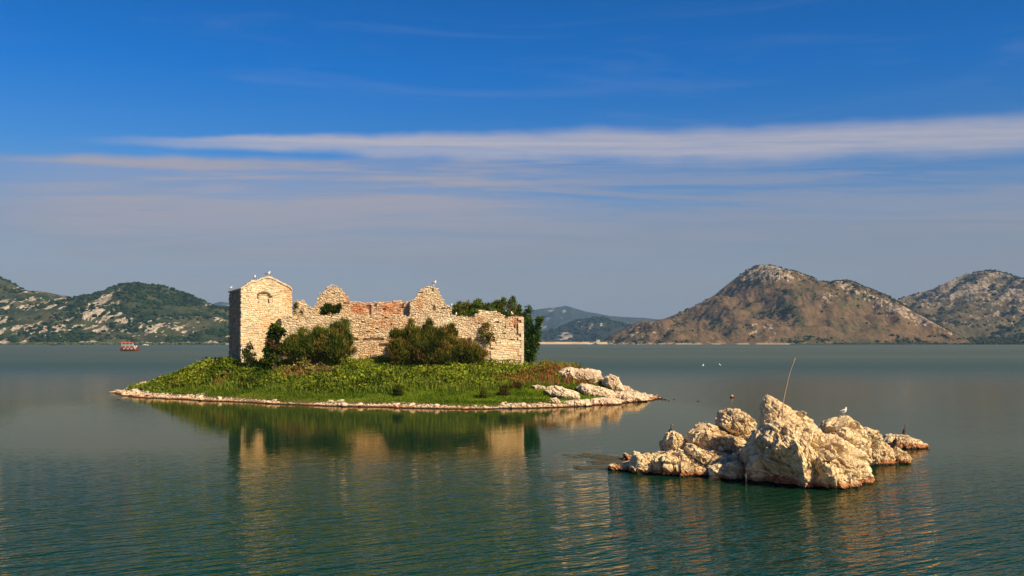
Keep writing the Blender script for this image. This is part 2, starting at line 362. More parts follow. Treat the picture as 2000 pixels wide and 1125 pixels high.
def hill(name, prof, Yr, Ys, mt, seed, rockf, vegf, amp=1.0, nx=460, ny=130, shore=2.5, bushes=0, bushr=(2.5, 6), bcol=(.03, .055, .025), spur=1.0, rockh=3.0, desc=''):
    pxs = np.array([q[0] for q in prof], float); hs = CH+(HZ-np.array([q[1] for q in prof], float))/F*Yr
    xs = np.linspace((pxs[0]-1000)/F*Yr, (pxs[-1]-1000)/F*Yr, nx)
    tt = np.concatenate([np.linspace(-.06, 1, int(ny*.75)), np.linspace(1, 1.7, ny-int(ny*.75)+1)[1:]])
    X, T = np.meshgrid(xs, tt)
    Y = Ys+(Yr-Ys)*T
    sc = (Yr-Ys)
    def Hc(px): return np.interp(px, pxs, hs)
    x_ = X.ravel(); t_ = T.ravel(); y_ = Y.ravel()
    warp = fbm(np.stack([x_/sc*2, y_/sc*1.2, 0*x_+seed], 1), 3, seed=seed)*sc*.10
    Hr = np.interp(1000+F*(x_+warp*(1-np.clip(t_, 0, 1)))/Yr, pxs, hs)
    w = np.clip(t_, 0, 1)
    shape = np.where(t_ < 1, np.sin(np.clip(w, 0, 1)*np.pi/2)**1.15, np.cos((t_-1)/.7*np.pi/2)**1.0)
    sp = ridged(np.stack([x_/sc*3.2+warp/sc*4, y_/sc*1.0, 0*x_+seed*3], 1), 5, seed=seed+5)
    h = Hr*shape*(1+.22*spur*(sp-.2)*np.sin(np.clip(w, 0, 1)*np.pi)) + amp*sc*.035*fbm(np.stack([x_, y_, 0*x_], 1)/sc*9, 5, gain=.55, seed=seed+9)*np.clip(w*6, 0, 1)
    P3 = np.stack([x_, y_, h], 1)
    rk = rockf(1000+F*x_/y_, HZ-(h-CH)*F/y_, t_, P3)
    vg = vegf(1000+F*x_/y_, HZ-(h-CH)*F/y_, t_, P3)
    rough = fbm(P3/np.array([14, 14, 30]), 4, gain=.6, seed=seed+2)
    h = h + rough*amp*1.6*np.clip(w*8, 0, 1) + np.clip(rk, 0, 1)*rockh*(ridged(P3/18, 3, seed=seed+3))
    cap = CH+(Hc(1000+F*x_/y_)-CH)/Yr*y_ + rough*1.4
    h = np.minimum(h, cap)
    atr = np.abs(t_-1) < 1e-6
    h = np.where(atr, cap, h)
    h = np.where(t_ <= 0.0, -1.5, h); h = np.maximum(h, -1.5)
    edge = (X.ravel() < xs[1]) | (X.ravel() > xs[-2])
    b = np.clip(1-np.abs(h-1.2)/shore, 0, 1)*(vnoise(np.stack([x_/22, y_/40, 0*x_], 1), seed+4) > -.15)
    V = np.stack([x_, y_, h], 1)
    nY = len(tt); idx = np.arange(nY*nx).reshape(nY, nx)
    Fc = np.stack([idx[:-1, :-1].ravel(), idx[:-1, 1:].ravel(), idx[1:, 1:].ravel(), idx[1:, :-1].ravel()], 1)
    o = obj_from(name, V, Fc, mt, smooth=True, vcol={'Zone': np.stack([np.clip(rk, 0, 1), np.clip(vg, 0, 1), b], 1)})
    tag(o, kind='structure')
    if bushes:
        rg = np.random.default_rng(seed)
        pr_ = np.clip(vg, 0.03, 1)*(1-.75*np.clip(rk, 0, 1)); pr_[(t_ > 1.08) | (t_ < .02) | (h < 2)] = 0
        pr_ = pr_**1.7*(fbm(P3/np.array([70, 90, 40]), 3, seed=seed+31) > -.12)+1e-9*(pr_ > 0); k = rg.choice(len(V), bushes, p=pr_/pr_.sum())
        R = rg.uniform(*bushr, bushes)*rg.choice([.6, .8, 1, 1.3], bushes)
        P = V[k]+np.stack([rg.uniform(-3, 3, bushes), rg.uniform(-4, 4, bushes), R*.25], 1)
        cs = np.array(bcol)*rg.uniform(.55, 1.5, (bushes, 1))*np.array([1, 1, 1])
        sc_ = blobs(P, R, cs, .75, seed, 'hillside_scrub')
        tag(sc_, desc, 'shrubs', kind='stuff')
    return o
def nz(P3, s, seed, o=4): return fbm(P3/s, o, gain=.6, seed=seed)

# left: limestone ribs in dark green maquis
M_HL = mat('maquis hill', f_hill((.024, .050, .018), (.56, .47, .37), (.10, .10, .05), (.16, .13, .08)))
def rl(px, py, t, P):
    s = (P[:, 0]+P[:, 2]*2.2)/1.0
    n = fbm(np.stack([(P[:, 0]-P[:, 2]*1.3)/15, P[:, 1]/90, (P[:, 2]+P[:, 0]*.3)/20], 1), 5, gain=.68, seed=31)
    big = fbm(np.stack([s/170, P[:, 1]/400, P[:, 2]/90], 1), 3, seed=33)
    rib = np.exp(-((px-(195-(py-600)*1.1))/16)**2)*((py > 560) & (py < 625))*1.1
    left = (px < 130)*.16*(py > 585)
    return .06+n*1.35+big*.80+rib*.55+left-.28*np.exp(-((px-300)/45)**2)*(py < 620)-.35*sstep(py, 648, 660)+.3*(py > 668)
def vl(px, py, t, P): return .75+.8*nz(P, 60, 41)
HL = [(-260, 560), (-120, 530), (-40, 540), (0, 545), (20, 553), (45, 566), (62, 572), (72, 568), (95, 572), (120, 577), (150, 581), (178, 578), (205, 570), (222, 563), (240, 557), (262, 554), (285, 558), (315, 560), (335, 565), (355, 573), (385, 583), (415, 594), (440, 600), (470, 607), (560, 622), (660, 640), (780, 655), (900, 668), (980, 675)]
hill('hill', HL, 2900, 2250, M_HL, 3, rl, vl, 1.0, 560, 130, 3.5, 9000, (2.5, 6.5), (.020, .042, .016), .8, 6, 'dark green maquis bushes covering the rocky hill on the left shore')
# right: dry russet hill with a rocky crown
M_HR = mat('dry hill', f_hill((.085, .095, .045), (.50, .40, .30), (.135, .092, .054), (.205, .128, .074)))
def rr(px, py, t, P):
    n = fbm(P/np.array([13, 40, 8]), 5, gain=.7, seed=51)*1.25; big = fbm(P/140, 3, seed=52)
    crown = np.exp(-((px-1500)/75)**2)*sstep(-py, -562, -535)*1.1
    rid = np.exp(-((py-(560+(px-1650)*.42))/16)**2)*((px > 1630) & (px < 1860))*.85+np.exp(-((px-1612)/16)**2-((py-585)/14)**2)*.8
    low = np.exp(-((px-1490)/45)**2-((py-642)/16)**2)*.45+np.exp(-((px-1240)/45)**2-((py-650)/16)**2)*.4
    return -.10+n*.95+big*.25+crown*.70+rid*.78+low
def vr(px, py, t, P):
    gul = np.exp(-((px-(1545+(py-600)*.55))/13)**2)*((py > 595) & (py < 662))*.8
    return .10+.9*np.exp(-((px-1500)/80)**2)*(py < 560)*(nz(P, 14, 64) > .05)+.8*(py < 600)*(px > 1620)*(nz(P, 14, 65) > .1)+1.0*nz(P, 45, 61)+.3*nz(P, 200, 62)+gul+.5*(py > 661)*((vnoise(P/60, 63)) > 0)+.35*np.exp(-((px-1545)/50)**2-((py-572)/9)**2)
HR = [(1150, 690), (1172, 674), (1182, 666), (1195, 655), (1215, 646), (1240, 631), (1258, 626), (1275, 628), (1300, 622), (1330, 610), (1365, 594), (1395, 577), (1420, 556), (1440, 541), (1458, 528), (1475, 520), (1492, 518), (1510, 519), (1530, 526), (1555, 531), (1580, 540), (1600, 549), (1618, 552), (1640, 549), (1655, 547), (1680, 557), (1710, 569), (1740, 582), (1765, 598), (1800, 617), (1830, 634), (1860, 650), (1885, 662), (1900, 672), (1930, 690)]
hill('hill', HR, 3100, 2350, M_HR, 11, rr, vr, 1.5, 480, 140, 3.0, 2600, (1.4, 4.0), (.035, .045, .025), 1.0, 6, 'dark bushes dotted over the dry brown hill on the right shore')
M_HR2 = mat('grey dry hill', f_hill((.075, .085, .045), (.46, .38, .29), (.14, .105, .06), (.18, .135, .075)))
def rr2(px, py, t, P):
    n = fbm(P/np.array([14, 40, 8]), 5, gain=.7, seed=71)*1.3; big = fbm(P/160, 3, seed=72)
    return .22+n*.85+big*.3+sstep(-py, -600, -560)*.35-.3*sstep(py, 630, 655)
def vr2(px, py, t, P): return .3+1.0*nz(P, 50, 81)+.3*(py > 640)
HR2 = [(1600, 640), (1680, 612), (1740, 593), (1762, 583), (1790, 574), (1820, 565), (1840, 556), (1862, 546), (1885, 535), (1905, 533), (1928, 529), (1945, 530), (1965, 535), (1985, 543), (2000, 545), (2040, 549), (2120, 570), (2300, 560), (2500, 610)]
hill('hill', HR2, 3900, 2750, M_HR2, 23, rr2, vr2, 1.4, 500, 130, 2.0, 5000, (3, 7), (.03, .045, .025), 1.0, 6, 'dark bushes dotted over the rocky hill at the far right')
# blue distance: haze tint also mixed into the far hills' own green
M_HF = mat('far hill', f_hill((.030, .048, .042), (.46, .42, .38), (.07, .08, .06), (.10, .10, .08)))
def rf(px, py, t, P):
    return .12+fbm(P/np.array([90, 160, 40]), 5, gain=.6, seed=91)*1.0+np.exp(-((px-1175)/6)**2-((py-637)/8)**2)*.8+np.exp(-((px-1105)/14)**2-((py-658)/8)**2)*.7
def vf(px, py, t, P): return .8+0*px
HF1 = [(960, 668), (1020, 660), (1055, 652), (1085, 643), (1105, 636), (1128, 627), (1145, 625), (1160, 622), (1178, 621), (1190, 627), (1205, 631), (1230, 636), (1260, 646), (1300, 655), (1400, 668)]
hill('hill', HF1, 5600, 4300, M_HF, 37, rf, vf, .8, 260, 90, 2, 2600, (5, 11), (.025, .042, .036), .8, 8, 'distant blue green scrub on the low hill beyond the causeway')
HF2 = [(300, 650), (360, 622), (400, 598), (430, 589), (450, 592), (520, 610), (640, 640), (800, 632), (900, 622), (980, 612), (1040, 606), (1065, 602), (1090, 600), (1105, 597), (1125, 603), (1145, 609), (1165, 612), (1190, 617), (1215, 619), (1260, 621), (1300, 626), (1420, 640), (1600, 655)]
hill('hill', HF2, 9800, 7800, M_HF, 43, rf, vf, .9, 300, 80, 2, 0)

# ------------------------------------------------------------------ far shore: causeway, house, tree belt, boats
def f_sand(t):
    p = pos(t); n = t.noise(p, .2, 5, .7)
    out(t, pr(t, t.mix(n, (.42, .30, .19), (.60, .45, .30)), .95, .1, bump(t, n, .6)))
M_SAND = mat('pale embankment', f_sand)
nx = 160; xs = np.linspace(-190, 250, nx); V = []
for (dy, z0) in ((0, -1), (6, 1.6), (13, 5.0), (16, 5.8), (26, 5.8), (40, -1)):
    V.append(np.stack([xs, 2600+dy+4*vnoise(np.stack([xs/30, xs*0, xs*0+dy], 1)), z0+.5*vnoise(np.stack([xs/9, xs*0+dy, xs*0], 1))*(z0 > 0)*np.ones(nx)], 1))
idx = np.arange(6*nx).reshape(6, nx)
o = obj_from('causeway', np.vstack(V), np.stack([idx[:-1, :-1].ravel(), idx[:-1, 1:].ravel(), idx[1:, 1:].ravel(), idx[1:, :-1].ravel()], 1), M_SAND, smooth=True)
tag(o, kind='structure')

M_PLASTER = plain('cream plaster', (.66, .58, .44), .8, .2, .08, .5)
M_ROOF = plain('grey roof', (.16, .12, .10), .8, .2, .2, .5)
M_DARK = plain('dark opening', (.03, .03, .03), .4, .4)
def house(px, Y, w, h, d, zb, label):
    x = (px-1000)/F*Y; e = empty('house', (x, Y, zb), label, 'house')
    b = MB(); b.box((0, d/2, h/2), (w, d, h)); b.build('wall', M_PLASTER, e)
    r = MB(); o_ = .5; hh = h+w*.28
    v = [[-w/2-o_, -o_, h], [w/2+o_, -o_, h], [w/2+o_, d+o_, h], [-w/2-o_, d+o_, h], [0, -o_, hh], [0, d+o_, hh]]
    r.add(v, [[0, 4, 5, 3], [1, 2, 5, 4], [0, 3, 2, 1]]); r.add(v, [[0, 1, 4], [2, 3, 5]]); r.build('roof', M_ROOF, e)
    for i in range(2):
        for j in range(3):
            q = MB(); q.box(((i-.5)*w*.5, -.03, h*(.2+.3*j)), (w*.14, .1, h*.13)); q.build('window', M_DARK, e)
    return e
house(1168.5, 2590, 9, 11, 11, .5, 'tall cream house with a dark roof at the right end of the causeway')
e = house(1156, 2592, 12, 4, 8, .5, 'low long house left of the tall cream one on the far shore')

def bank(name, px0, px1, Y, hgt, n, seed, col, label):
    rg = np.random.default_rng(seed); px = rg.uniform(px0, px1, n); y = Y+rg.uniform(-10, 26, n); z = rg.uniform(0, 1, n)**1.2
    env = hgt*(.45+.55*(.5+.5*vnoise(np.stack([px/9, px*0, px*0], 1), seed)))*np.clip((px-px0)/((px1-px0)*.25), .25, 1)
    P = np.stack([(px-1000)/F*y, y, z*env], 1)
    o = blobs(P, rg.uniform(1.2, 2.9, n), np.array(col)*rg.uniform(.6, 1.4, (n, 1)), .9, seed, name)
    return tag(o, label, 'trees', kind='stuff')
bank('tree_belt', 1885, 2060, 2330, 12, 2600, 5, (.055, .075, .028), 'dark green belt of waterside trees along the far right shore')
bank('reed_bed', 1545, 1890, 2345, 4.0, 1300, 6, (.07, .085, .035), 'low green reeds and bushes at the foot of the dry brown hill')
bank('reed_bed', -60, 440, 2245, 4.5, 2600, 8, (.10, .12, .05), 'green waterside scrub along the foot of the left hill')
# wooded floor between the far hills
rg = np.random.default_rng(3)

# ------------------------------------------------------------------ boats
M_HULL = plain('red brown hull', (.13, .035, .02), .5, .4, .2, 1)
M_DECK = plain('tan canopy', (.75, .45, .22), .7, .2, .1, 1)
M_WHITE = plain('white paint', (.82, .80, .76), .4, .4, .05, 1)
M_RED = plain('red cloth', (.55, .10, .07), .8, .2, .15, 1)
def hullmesh(L, B, D, n=18, sheer=.5, stern=.55):
    V = []
    for i in range(n):
        s = i/(n-1); x = (s-.5)*L
        w = B/2*(1-max(0, (s-.55)/.45)**2.2)*(stern+(1-stern)*min(1, s*3)); sh = sheer*((s-.35)*1.5)**2
        for k, (a, zz) in enumerate(((1, D+sh), (.93, D*.45), (.62, 0), (0, -.25), (-.62, 0), (-.93, D*.45), (-1, D+sh))):
            V.append([x+(.25*L*.12*(zz/D) if s > .7 else 0), a*max(w, .03), zz])
    Fc = []
    for i in range(n-1):
        for k in range(6): Fc.append([i*7+k, (i+1)*7+k, (i+1)*7+k+1, i*7+k+1])
        Fc.append([i*7+6, (i+1)*7+6, (i+1)*7, i*7])
    return np.array(V), np.array(Fc), [[0, 1, 2, 3, 4, 5, 6]]
def tour_boat():
    Y = 716; x = (254-1000)/F*Y
    e = empty('tour_boat', (x, Y, 0), 'red brown wooden tour boat with a tan canopy cruising off the left shore', 'boat', rz=D2R(12))
    e.scale = (1.25, 1.25, 1.25)
    V, Fc, En = hullmesh(10.4, 3.2, 1.9, sheer=.9)
    b = MB(); b.add(V, Fc); b.add(V, En); b.build('hull', M_HULL, e)
    c = MB(); c.box((-1.2, 0, 2.35), (5.2, 2.3, 1.0)); c.build('cabin', M_HULL, e)
    for i in range(5):
        q = MB(); q.box((-3.2+i*1.0, -1.16, 2.45), (.55, .06, .45)); q.build('window', M_WHITE if i % 2 else M_DARK, e)
    r = MB(); r.box((-1.4, 0, 3.0), (6.4, 3.0, .22)); r.build('upper_deck', M_DECK, e)
    for sx in (-4.3, -2.3, -.3, 1.5):
        for sy in (-1.3, 1.3):
            p = MB(); p.tube([(sx, sy, 3.1), (sx, sy, 4.9)], .06, 6); p.build('post', M_WHITE, e)
    cn = MB(); cn.add([[-4.8, -1.6, 4.9], [-4.8, 1.6, 4.9], [1.9, 1.6, 4.9], [1.9, -1.6, 4.9], [-4.8, 0, 5.3], [1.9, 0, 5.3]], [[0, 3, 5, 4], [1, 4, 5, 2], [0, 1, 2, 3]]); cn.build('canopy', M_RED, e)
    rl_ = MB()
    for zz in (3.5, 3.9):
        for sy in (-1.45, 1.45): rl_.tube([(-4.5, sy, zz), (1.7, sy, zz)], .05, 6)
    rl_.build('railing', M_WHITE, e)
    for i in range(4):
        q = MB(); th = np.linspace(0, 2*np.pi, 13); q.tube(np.stack([-3+i*2.0+.36*np.cos(th), 0*th-1.55, 1.55+.36*np.sin(th)], 1), .12, 6); q.build('lifebuoy', M_WHITE, e)
    bh = MB(); bh.box((3.0, 0, 2.75), (1.6, 1.7, 1.2)); bh.build('wheelhouse', M_WHITE, e)
    w = MB(); w.box((3.0, -.87, 3.0), (1.1, .05, .5)); w.build('window', M_DARK, e)
    fl = MB(); fl.tube([(4.6, 0, 2.4), (4.9, 0, 4.6)], .05, 6); fl.build('mast', M_WOOD, e)
    return e
tour_boat()
def small_boat(px, py, L, m1, label, rz=0):
    Y = waterY(py); e = empty('small_boat', ((px-1000)/F*Y, Y, 0), label, 'boat', rz=rz)
    V, Fc, En = hullmesh(L, L*.28, L*.11, sheer=.3); b = MB(); b.add(V, Fc); b.add(V, En); b.build('hull', m1, e)
    c = MB(); c.box((-L*.08, 0, L*.15), (L*.34, L*.18, L*.12)); c.build('cabin', M_WHITE if m1 is M_WHITE else M_DARK, e)
    w = MB(); w.box((-L*.08, -L*.093, L*.165), (L*.24, .04, L*.045)); w.build('window', M_DARK, e)
    return e
small_boat(284, 674.6, 11, M_WHITE, 'small white boat close to the left hill, right of the tour boat')
small_boat(105, 674.6, 10, M_DARK, 'small dark boat moored off the reeds at the far left', .3)
small_boat(1143, 672.4, 13, M_WHITE, 'left white boat moored under the causeway near the houses')
small_boat(1151, 672.4, 10, M_WHITE, 'right white boat moored beside the low long house', .4)

# ------------------------------------------------------------------ island terrain
SHORE = [(-55.6, 139), (-54.5, 136), (-51, 131), (-46.5, 124.5), (-41, 121), (-36.5, 117.3), (-30, 113.5), (-25.5, 110.6), (-16.5, 106.6), (-8, 103.6), (0, 103.4), (5.5, 105.8), (11.4, 110.8), (15.8, 117.5), (18.4, 121.8), (18.5, 125.5), (17, 131), (16, 138), (14.5, 147), (9, 157), (-2, 165), (-18, 169), (-34, 167), (-46, 159), (-53, 149)]
def resample(poly, step):
    P = np.array(poly+[poly[0]], float); L = np.concatenate([[0], np.cumsum(np.linalg.norm(np.diff(P, axis=0), axis=1))])
    s = np.arange(0, L[-1], step); return np.stack([np.interp(s, L, P[:, 0]), np.interp(s, L, P[:, 1])], 1)
SH = resample(SHORE, .5)
for _ in range(6): SH = (np.roll(SH, 1, 0)+SH*2+np.roll(SH, -1, 0))/4
SH = SH+np.stack([.5*vnoise(np.c_[SH*.3, SH[:, 0]*0], 3), .9*fbm(np.c_[SH*.22, SH[:, 0]*0], 3, seed=4)], 1)
def inside(px, py, poly):
    P = np.asarray(poly); c = np.zeros(len(px), bool); j = len(P)-1
    for i in range(len(P)):
        xi, yi = P[i]; xj, yj = P[j]
        if yi != yj:
            c ^= ((yi > py) != (yj > py)) & (px < (xj-xi)*(py-yi)/(yj-yi)+xi)
        j = i
    return c
def sdist(x, y):
    d = np.full(len(x), 1e9)
    for k in range(0, len(SH), 40):
        q = SH[k:k+40]; d = np.minimum(d, np.min((x[:, None]-q[:, 0])**2+(y[:, None]-q[:, 1])**2, axis=1))
    d = np.sqrt(d); return np.where(inside(x, y, SH), d, -d)
def island_h(x, y, d=None):
    if d is None: d = sdist(x, y)
    top = np.interp(x, [-56, -52, -49.3, -47, -45, -41.6, -36, -26, -5, 2, 5, 9, 12.4, 16, 18], [.5, .55, .85, 1.45, 2.05, 2.9, 4.1, 4.2, 3.1, 2.75, 3.0, 2.8, 2.1, 1.1, .5])
    top = top*np.where(x > 4, np.interp(y+np.clip(9-x, 0, 5)*2, [117, 134], [.62, 1.08]), 1.0)
    yf = np.interp(x, [-55.6, -51, -46.5, -41, -36.5, -30, -25.5, -16.5, -8, 0, 5.5, 11.4, 15.8, 18.4], [137, 131, 124.5, 121, 117.3, 113.5, 110.6, 106.6, 103.6, 103.4, 105.8, 110.8, 117.5, 121.8])
    run = np.interp(x, [-56, -45, -36, -26, -10, 5, 12], [9, 10, 9.5, 16, 22, 23, 17])
    q = np.clip((y-yf)/run, 0, 1)**1.05
    h = top*np.minimum(q, 1)*sstep(d, -1.0, 7.0)**.7*(q > 0) + .30*np.clip(d/(2.0+.9*vnoise(np.stack([x/3, y/3, 0*x], 1), 77)), -3, 1)
    h = h+.18*fbm(np.stack([x/5, y/5, 0*x], 1), 4, seed=4)*np.clip(d/3, 0, 1)
    return np.where(d < 0, np.maximum(d*.35, -1.2), h)
gx = np.linspace(-62, 26, 300); gy = np.concatenate([np.linspace(98, 142, 200), np.linspace(142.6, 176, 60)])
X, Yg = np.meshgrid(gx, gy); xr, yr = X.ravel(), Yg.ravel(); dd = sdist(xr, yr); hh = island_h(xr, yr, dd)
idx = np.arange(len(xr)).reshape(X.shape)
def f_ground(t):
    p = pos(t); z = t.n('ShaderNodeSeparateXYZ', {0: p}).outputs[2]
    n = t.noise(p, .6, 6, .7); n2 = t.noise(p, 4, 5, .7)
    soil = t.mix(n2, (.06, .05, .03), (.13, .10, .05)); gr = t.mix(n2, (.05, .085, .012), (.09, .13, .02))
    c = t.mix(t.sm(n, .35, .6), soil, gr)
    st = t.mix(t.sm(n2, .40, .6), (.13, .08, .05), (.40, .30, .20)); xx = t.n('ShaderNodeSeparateXYZ', {0: p}).outputs[0]
    c = t.mix(t.m('MULTIPLY', t.sm(xx, 10, 13), t.sm(n, .40, .52)), c, (.70, .58, .42))
    c = t.mix(t.sm(t.m('ADD', z, t.m('MULTIPLY', n, .3)), .45, .75), st, c)
    c = t.mix(t.sm(z, .03, .14), (.05, .028, .015), c)
    out(t, pr(t, c, .95, .15, bump(t, n2, .15)))
o = obj_from('ground', np.stack([xr, yr, hh], 1), np.stack([idx[:-1, :-1].ravel(), idx[:-1, 1:].ravel(), idx[1:, 1:].ravel(), idx[1:, :-1].ravel()], 1), mat('island ground', f_ground), smooth=True)
tag(o, kind='structure')
def gz(x, y):
    return island_h(np.atleast_1d(np.array(x, float)), np.atleast_1d(np.array(y, float)))

def hitY(px, py):
    Y = np.linspace(100, 150, 500); z = CH+(HZ-py)/F*Y; g = gz((px-1000)/F*Y, Y)
    k = np.where((z <= g) & (g > .05))[0]
    return float(Y[k[0]]) if len(k) else waterY(py)

# ------------------------------------------------------------------ fortress ruin
class Plane:
    def __init__(s, px, Y, ang):       # left anchor at pixel column px and distance Y, turned by ang
        s.P = np.array([(px-1000)/F*Y, Y, 0.]); a = D2R(ang); s.U = np.array([math.cos(a), math.sin(a), 0]); s.N = np.array([math.sin(a), -math.cos(a), 0])
    def uv(s, px, py):
        d = np.array([(px-1000)/F, 1, (HZ-py)/F]); c = np.array([0, 0, CH])
        t = np.dot(s.P-c, s.N)/np.dot(d, s.N); q = c+d*t; return (float(np.dot(q-s.P, s.U)), float(q[2]))
    def xyz(s, u, v, dep=0.): return s.P+s.U*u+np.array([0, 0, 1.])*v+s.N*dep
def masonry(name, pl, poly, thick, parent, seed, rowh=(.2, .36), stw=(.3, .75), tint=None, slots=(), irr=1.0, pale=1.0):
    """wall of separate stones round a mortar core; poly in (u,v)"""
    rg = np.random.default_rng(seed); P = np.array(poly); b = MB()
    u0, u1 = P[:, 0].min(), P[:, 0].max(); v0, v1 = P[:, 1].min(), P[:, 1].max()
    if irr > 1.1:                                   # stones lost from the face leave dark pockets
        slots = list(slots)
        for _ in range(int((u1-u0)*(v1-v0)*.16)):
            a_, b_ = rg.uniform(u0+.4, u1-.8), rg.uniform(v0+(v1-v0)*.3, v1-.5); slots.append((a_, b_, a_+rg.uniform(.25, .7), b_+rg.uniform(.14, .26)))
    v = v0; wob = rg.uniform(0, 50)
    rows = []
    while v < v1+.3:
        h = rg.uniform(*rowh); u = u0-.05+rg.uniform(-.2, 0)
        while u < u1+.2:
            w = rg.uniform(*stw); f_ = rg.uniform(.8, 1.15); dv = .16*irr*math.sin(u*.9+wob+v*.7)+rg.normal(0, .035*irr)
            if irr > 1 and rg.uniform() < .35: rows += [(u, v+dv, w, h*.48), (u+.03, v+dv+h*.5, w, h*.48)]
            else: rows.append((u, v+dv, w, h*f_))
            u += w
        v += h
    R = np.array(rows); cu = R[:, 0]+R[:, 2]/2; cv = R[:, 1]+R[:, 3]*.5
    ok = inside(cu, cv, P)
    for (a, b_, c, d) in slots: ok &= ~((cu > a) & (cu < c) & (cv > b_) & (cv < d))
    ok &= ~(rg.uniform(0, 1, len(ok)) < .018*irr)
    R = R[ok]; n = len(R)
    g = .020*irr
    ul = np.maximum(R[:, 0]+g*rg.uniform(.4, 1.4, n), u0); ur = np.minimum(R[:, 0]+R[:, 2]-g*rg.uniform(.4, 1.4, n), u1)
    vl_ = R[:, 1]+g*rg.uniform(.3, 1.3, n); vh = R[:, 1]+R[:, 3]-g*rg.uniform(.3, 1.3, n)
    pf = rg.uniform(-.02, .035, n)*irr; pb = rg.uniform(-.03, .05, n)*irr; bv = np.minimum(.05, (ur-ul)*.2)
    def ring(dep, ins, jit):
        q = []
        for (uu, vv, su, sv) in ((ul, vl_, 1, 1), (ur, vl_, -1, 1), (ur, vh, -1, -1), (ul, vh, 1, -1)):
            a = uu+su*ins+rg.normal(0, jit, n)*irr; c = vv+sv*ins+rg.normal(0, jit, n)*irr; d_ = dep+rg.normal(0, .012, n)*irr
            q.append(pl.P+a[:, None]*pl.U+c[:, None]*np.array([0, 0, 1.])+d_[:, None]*pl.N)
        return np.stack(q, 1)
    V = np.concatenate([ring(pf, bv, .022), ring(pf-.05, 0*bv, .012), ring(-thick-pb+.05, 0*bv, .012), ring(-thick-pb, bv, .022)], 1)
    f = [[0, 1, 2, 3]]
    for k in range(3):
        for j in range(4): f.append([k*4+j, (k+1)*4+j, (k+1)*4+(j+1) % 4, k*4+(j+1) % 4])
    f.append([15, 14, 13, 12]); f = np.array(f)
    Fc = (f[None]+np.arange(n)[:, None, None]*16).reshape(-1, 4)
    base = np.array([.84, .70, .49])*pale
    cc = base*(1+rg.normal(0, .09, (n, 1)))+rg.normal(0, .010, (n, 3))
    orange = rg.uniform(0, 1, n) < .10; cc[orange] *= np.array([.97, .84, .66])
    grey = rg.uniform(0, 1, n) < .08; cc[grey] *= np.array([.74, .72, .70])
    if tint is not None: cc = tint(cc, (ul+ur)/2, (vl_+vh)/2, rg)
    b.add(V.reshape(-1, 3), Fc, np.repeat(np.clip(cc, .02, .9), 14, axis=0))
    # mortar core: one prism per column strip, following the ragged outline a little lower
    m = max(2, int((u1-u0)/.25)); us = np.linspace(u0+.08, u1-.08, m+1)
    for i in range(m):
        a, c_ = us[i], us[i+1]; mid = (a+c_)/2
        vs = np.linspace(v0, v1, 160); ins = vs[inside(np.full(160, mid), vs, P)]
        if not len(ins): continue
        top = ins.max()-.22; bot = ins.min()+.02
        if top <= bot: continue
        cuts = [(bot, top, .05 if irr < 1 else .085)]
        for (s0, t0, s1, t1) in slots:
            if s0 < mid < s1 and t0 < top and t1 > bot:
                nc = []
                for (p, q, dp) in cuts:
                    if t0 < q and t1 > p and dp < .2: nc += [(p, max(p, t0), dp), (max(p, t0), min(q, t1), min(.5, thick-.15)), (min(q, t1), q, dp)]
                    else: nc.append((p, q, dp))
                cuts = [w_ for w_ in nc if w_[1]-w_[0] > .01]
        for (p, q2, dp) in cuts:
            q = [pl.xyz(uu, vv, dd_) for dd_ in (-dp, -thick+.09) for (uu, vv) in ((a, p), (c_, p), (c_, q2), (a, q2))]
            b.add(q, [[0, 1, 2, 3], [7, 6, 5, 4], [3, 2, 6, 7], [0, 4, 5, 1], [1, 5, 6, 2], [0, 3, 7, 4]], (.64, .51, .35))
    return b.build(name, M_STONE, parent)
def zone_tint(zones):
    def f(cc, u, v, rg):
        for (zu, zv, ru, rv, col, st) in zones:
            w = np.exp(-((u-zu)/ru)**2-((v-zv)/rv)**2)*st; w = np.clip(w*(.6+rg.uniform(0, .8, len(u))), 0, 1)[:, None]
            cc = cc*(1-w)+cc*np.array(col)*w
        return cc
    return f
RED = (.88, .44, .27); BROWN = (.75, .55, .38)
fort = empty('ruined_fortress', (-18, 133, 4.5), 'ruined pale stone fortress with a gabled tower standing on the islet', 'fortress')
class Holder: pass
fm = None
def rel(o):                       # parts are modelled in world space
    o.matrix_parent_inverse = fort.matrix_world.inverted() if False else __import__('mathutils').Matrix.Translation(-Vector(fort.location)); return o

PT = Plane(470, 126, 25)
def uvs(pl, pts): return [pl.uv(*q) for q in pts]
front = uvs(PT, [(470, 722), (571, 722), (571, 566), (566, 560), (558, 556), (548, 551), (540, 546), (531, 542), (523, 540), (510, 543), (503, 548), (492, 549), (470, 563)])
aw = uvs(PT, [(503, 592), (527, 570)])
ax0, az0 = aw[0][0], aw[0][1]; ax1, az1 = aw[1][0], aw[1][1]
red_t = zone_tint([(PT.uv(565, 585)[0], PT.uv(565, 585)[1], .5, 2.2, (.95, .68, .45), .9), (PT.uv(520, 630)[0], PT.uv(520, 630)[1], 1.5, 1.6, (.95, .80, .62), .6)])
arch_u = (ax0+ax1)/2; rr_ = (ax1-ax0)/2
slots = [(ax0, az0, ax1, az1-.45)]
for i in range(8):
    ua = ax0+(ax1-ax0)*i/8; ub = ax0+(ax1-ax0)*(i+1)/8; slots.append((ua, az1-.46, ub, az1-.45+.45*math.sqrt(max(0, 1-(((ua+ub)/2-arch_u)/rr_)**2))))
slots.append((ax1, az1-.75, ax1+.45, az1-.5))
tw = rel(masonry('tower_wall', PT, front, .8, fort, 101, (.20, .30), (.25, .6), red_t, slots, .8, 1.04))
tag(tw, 'sunlit gabled front of the tower')
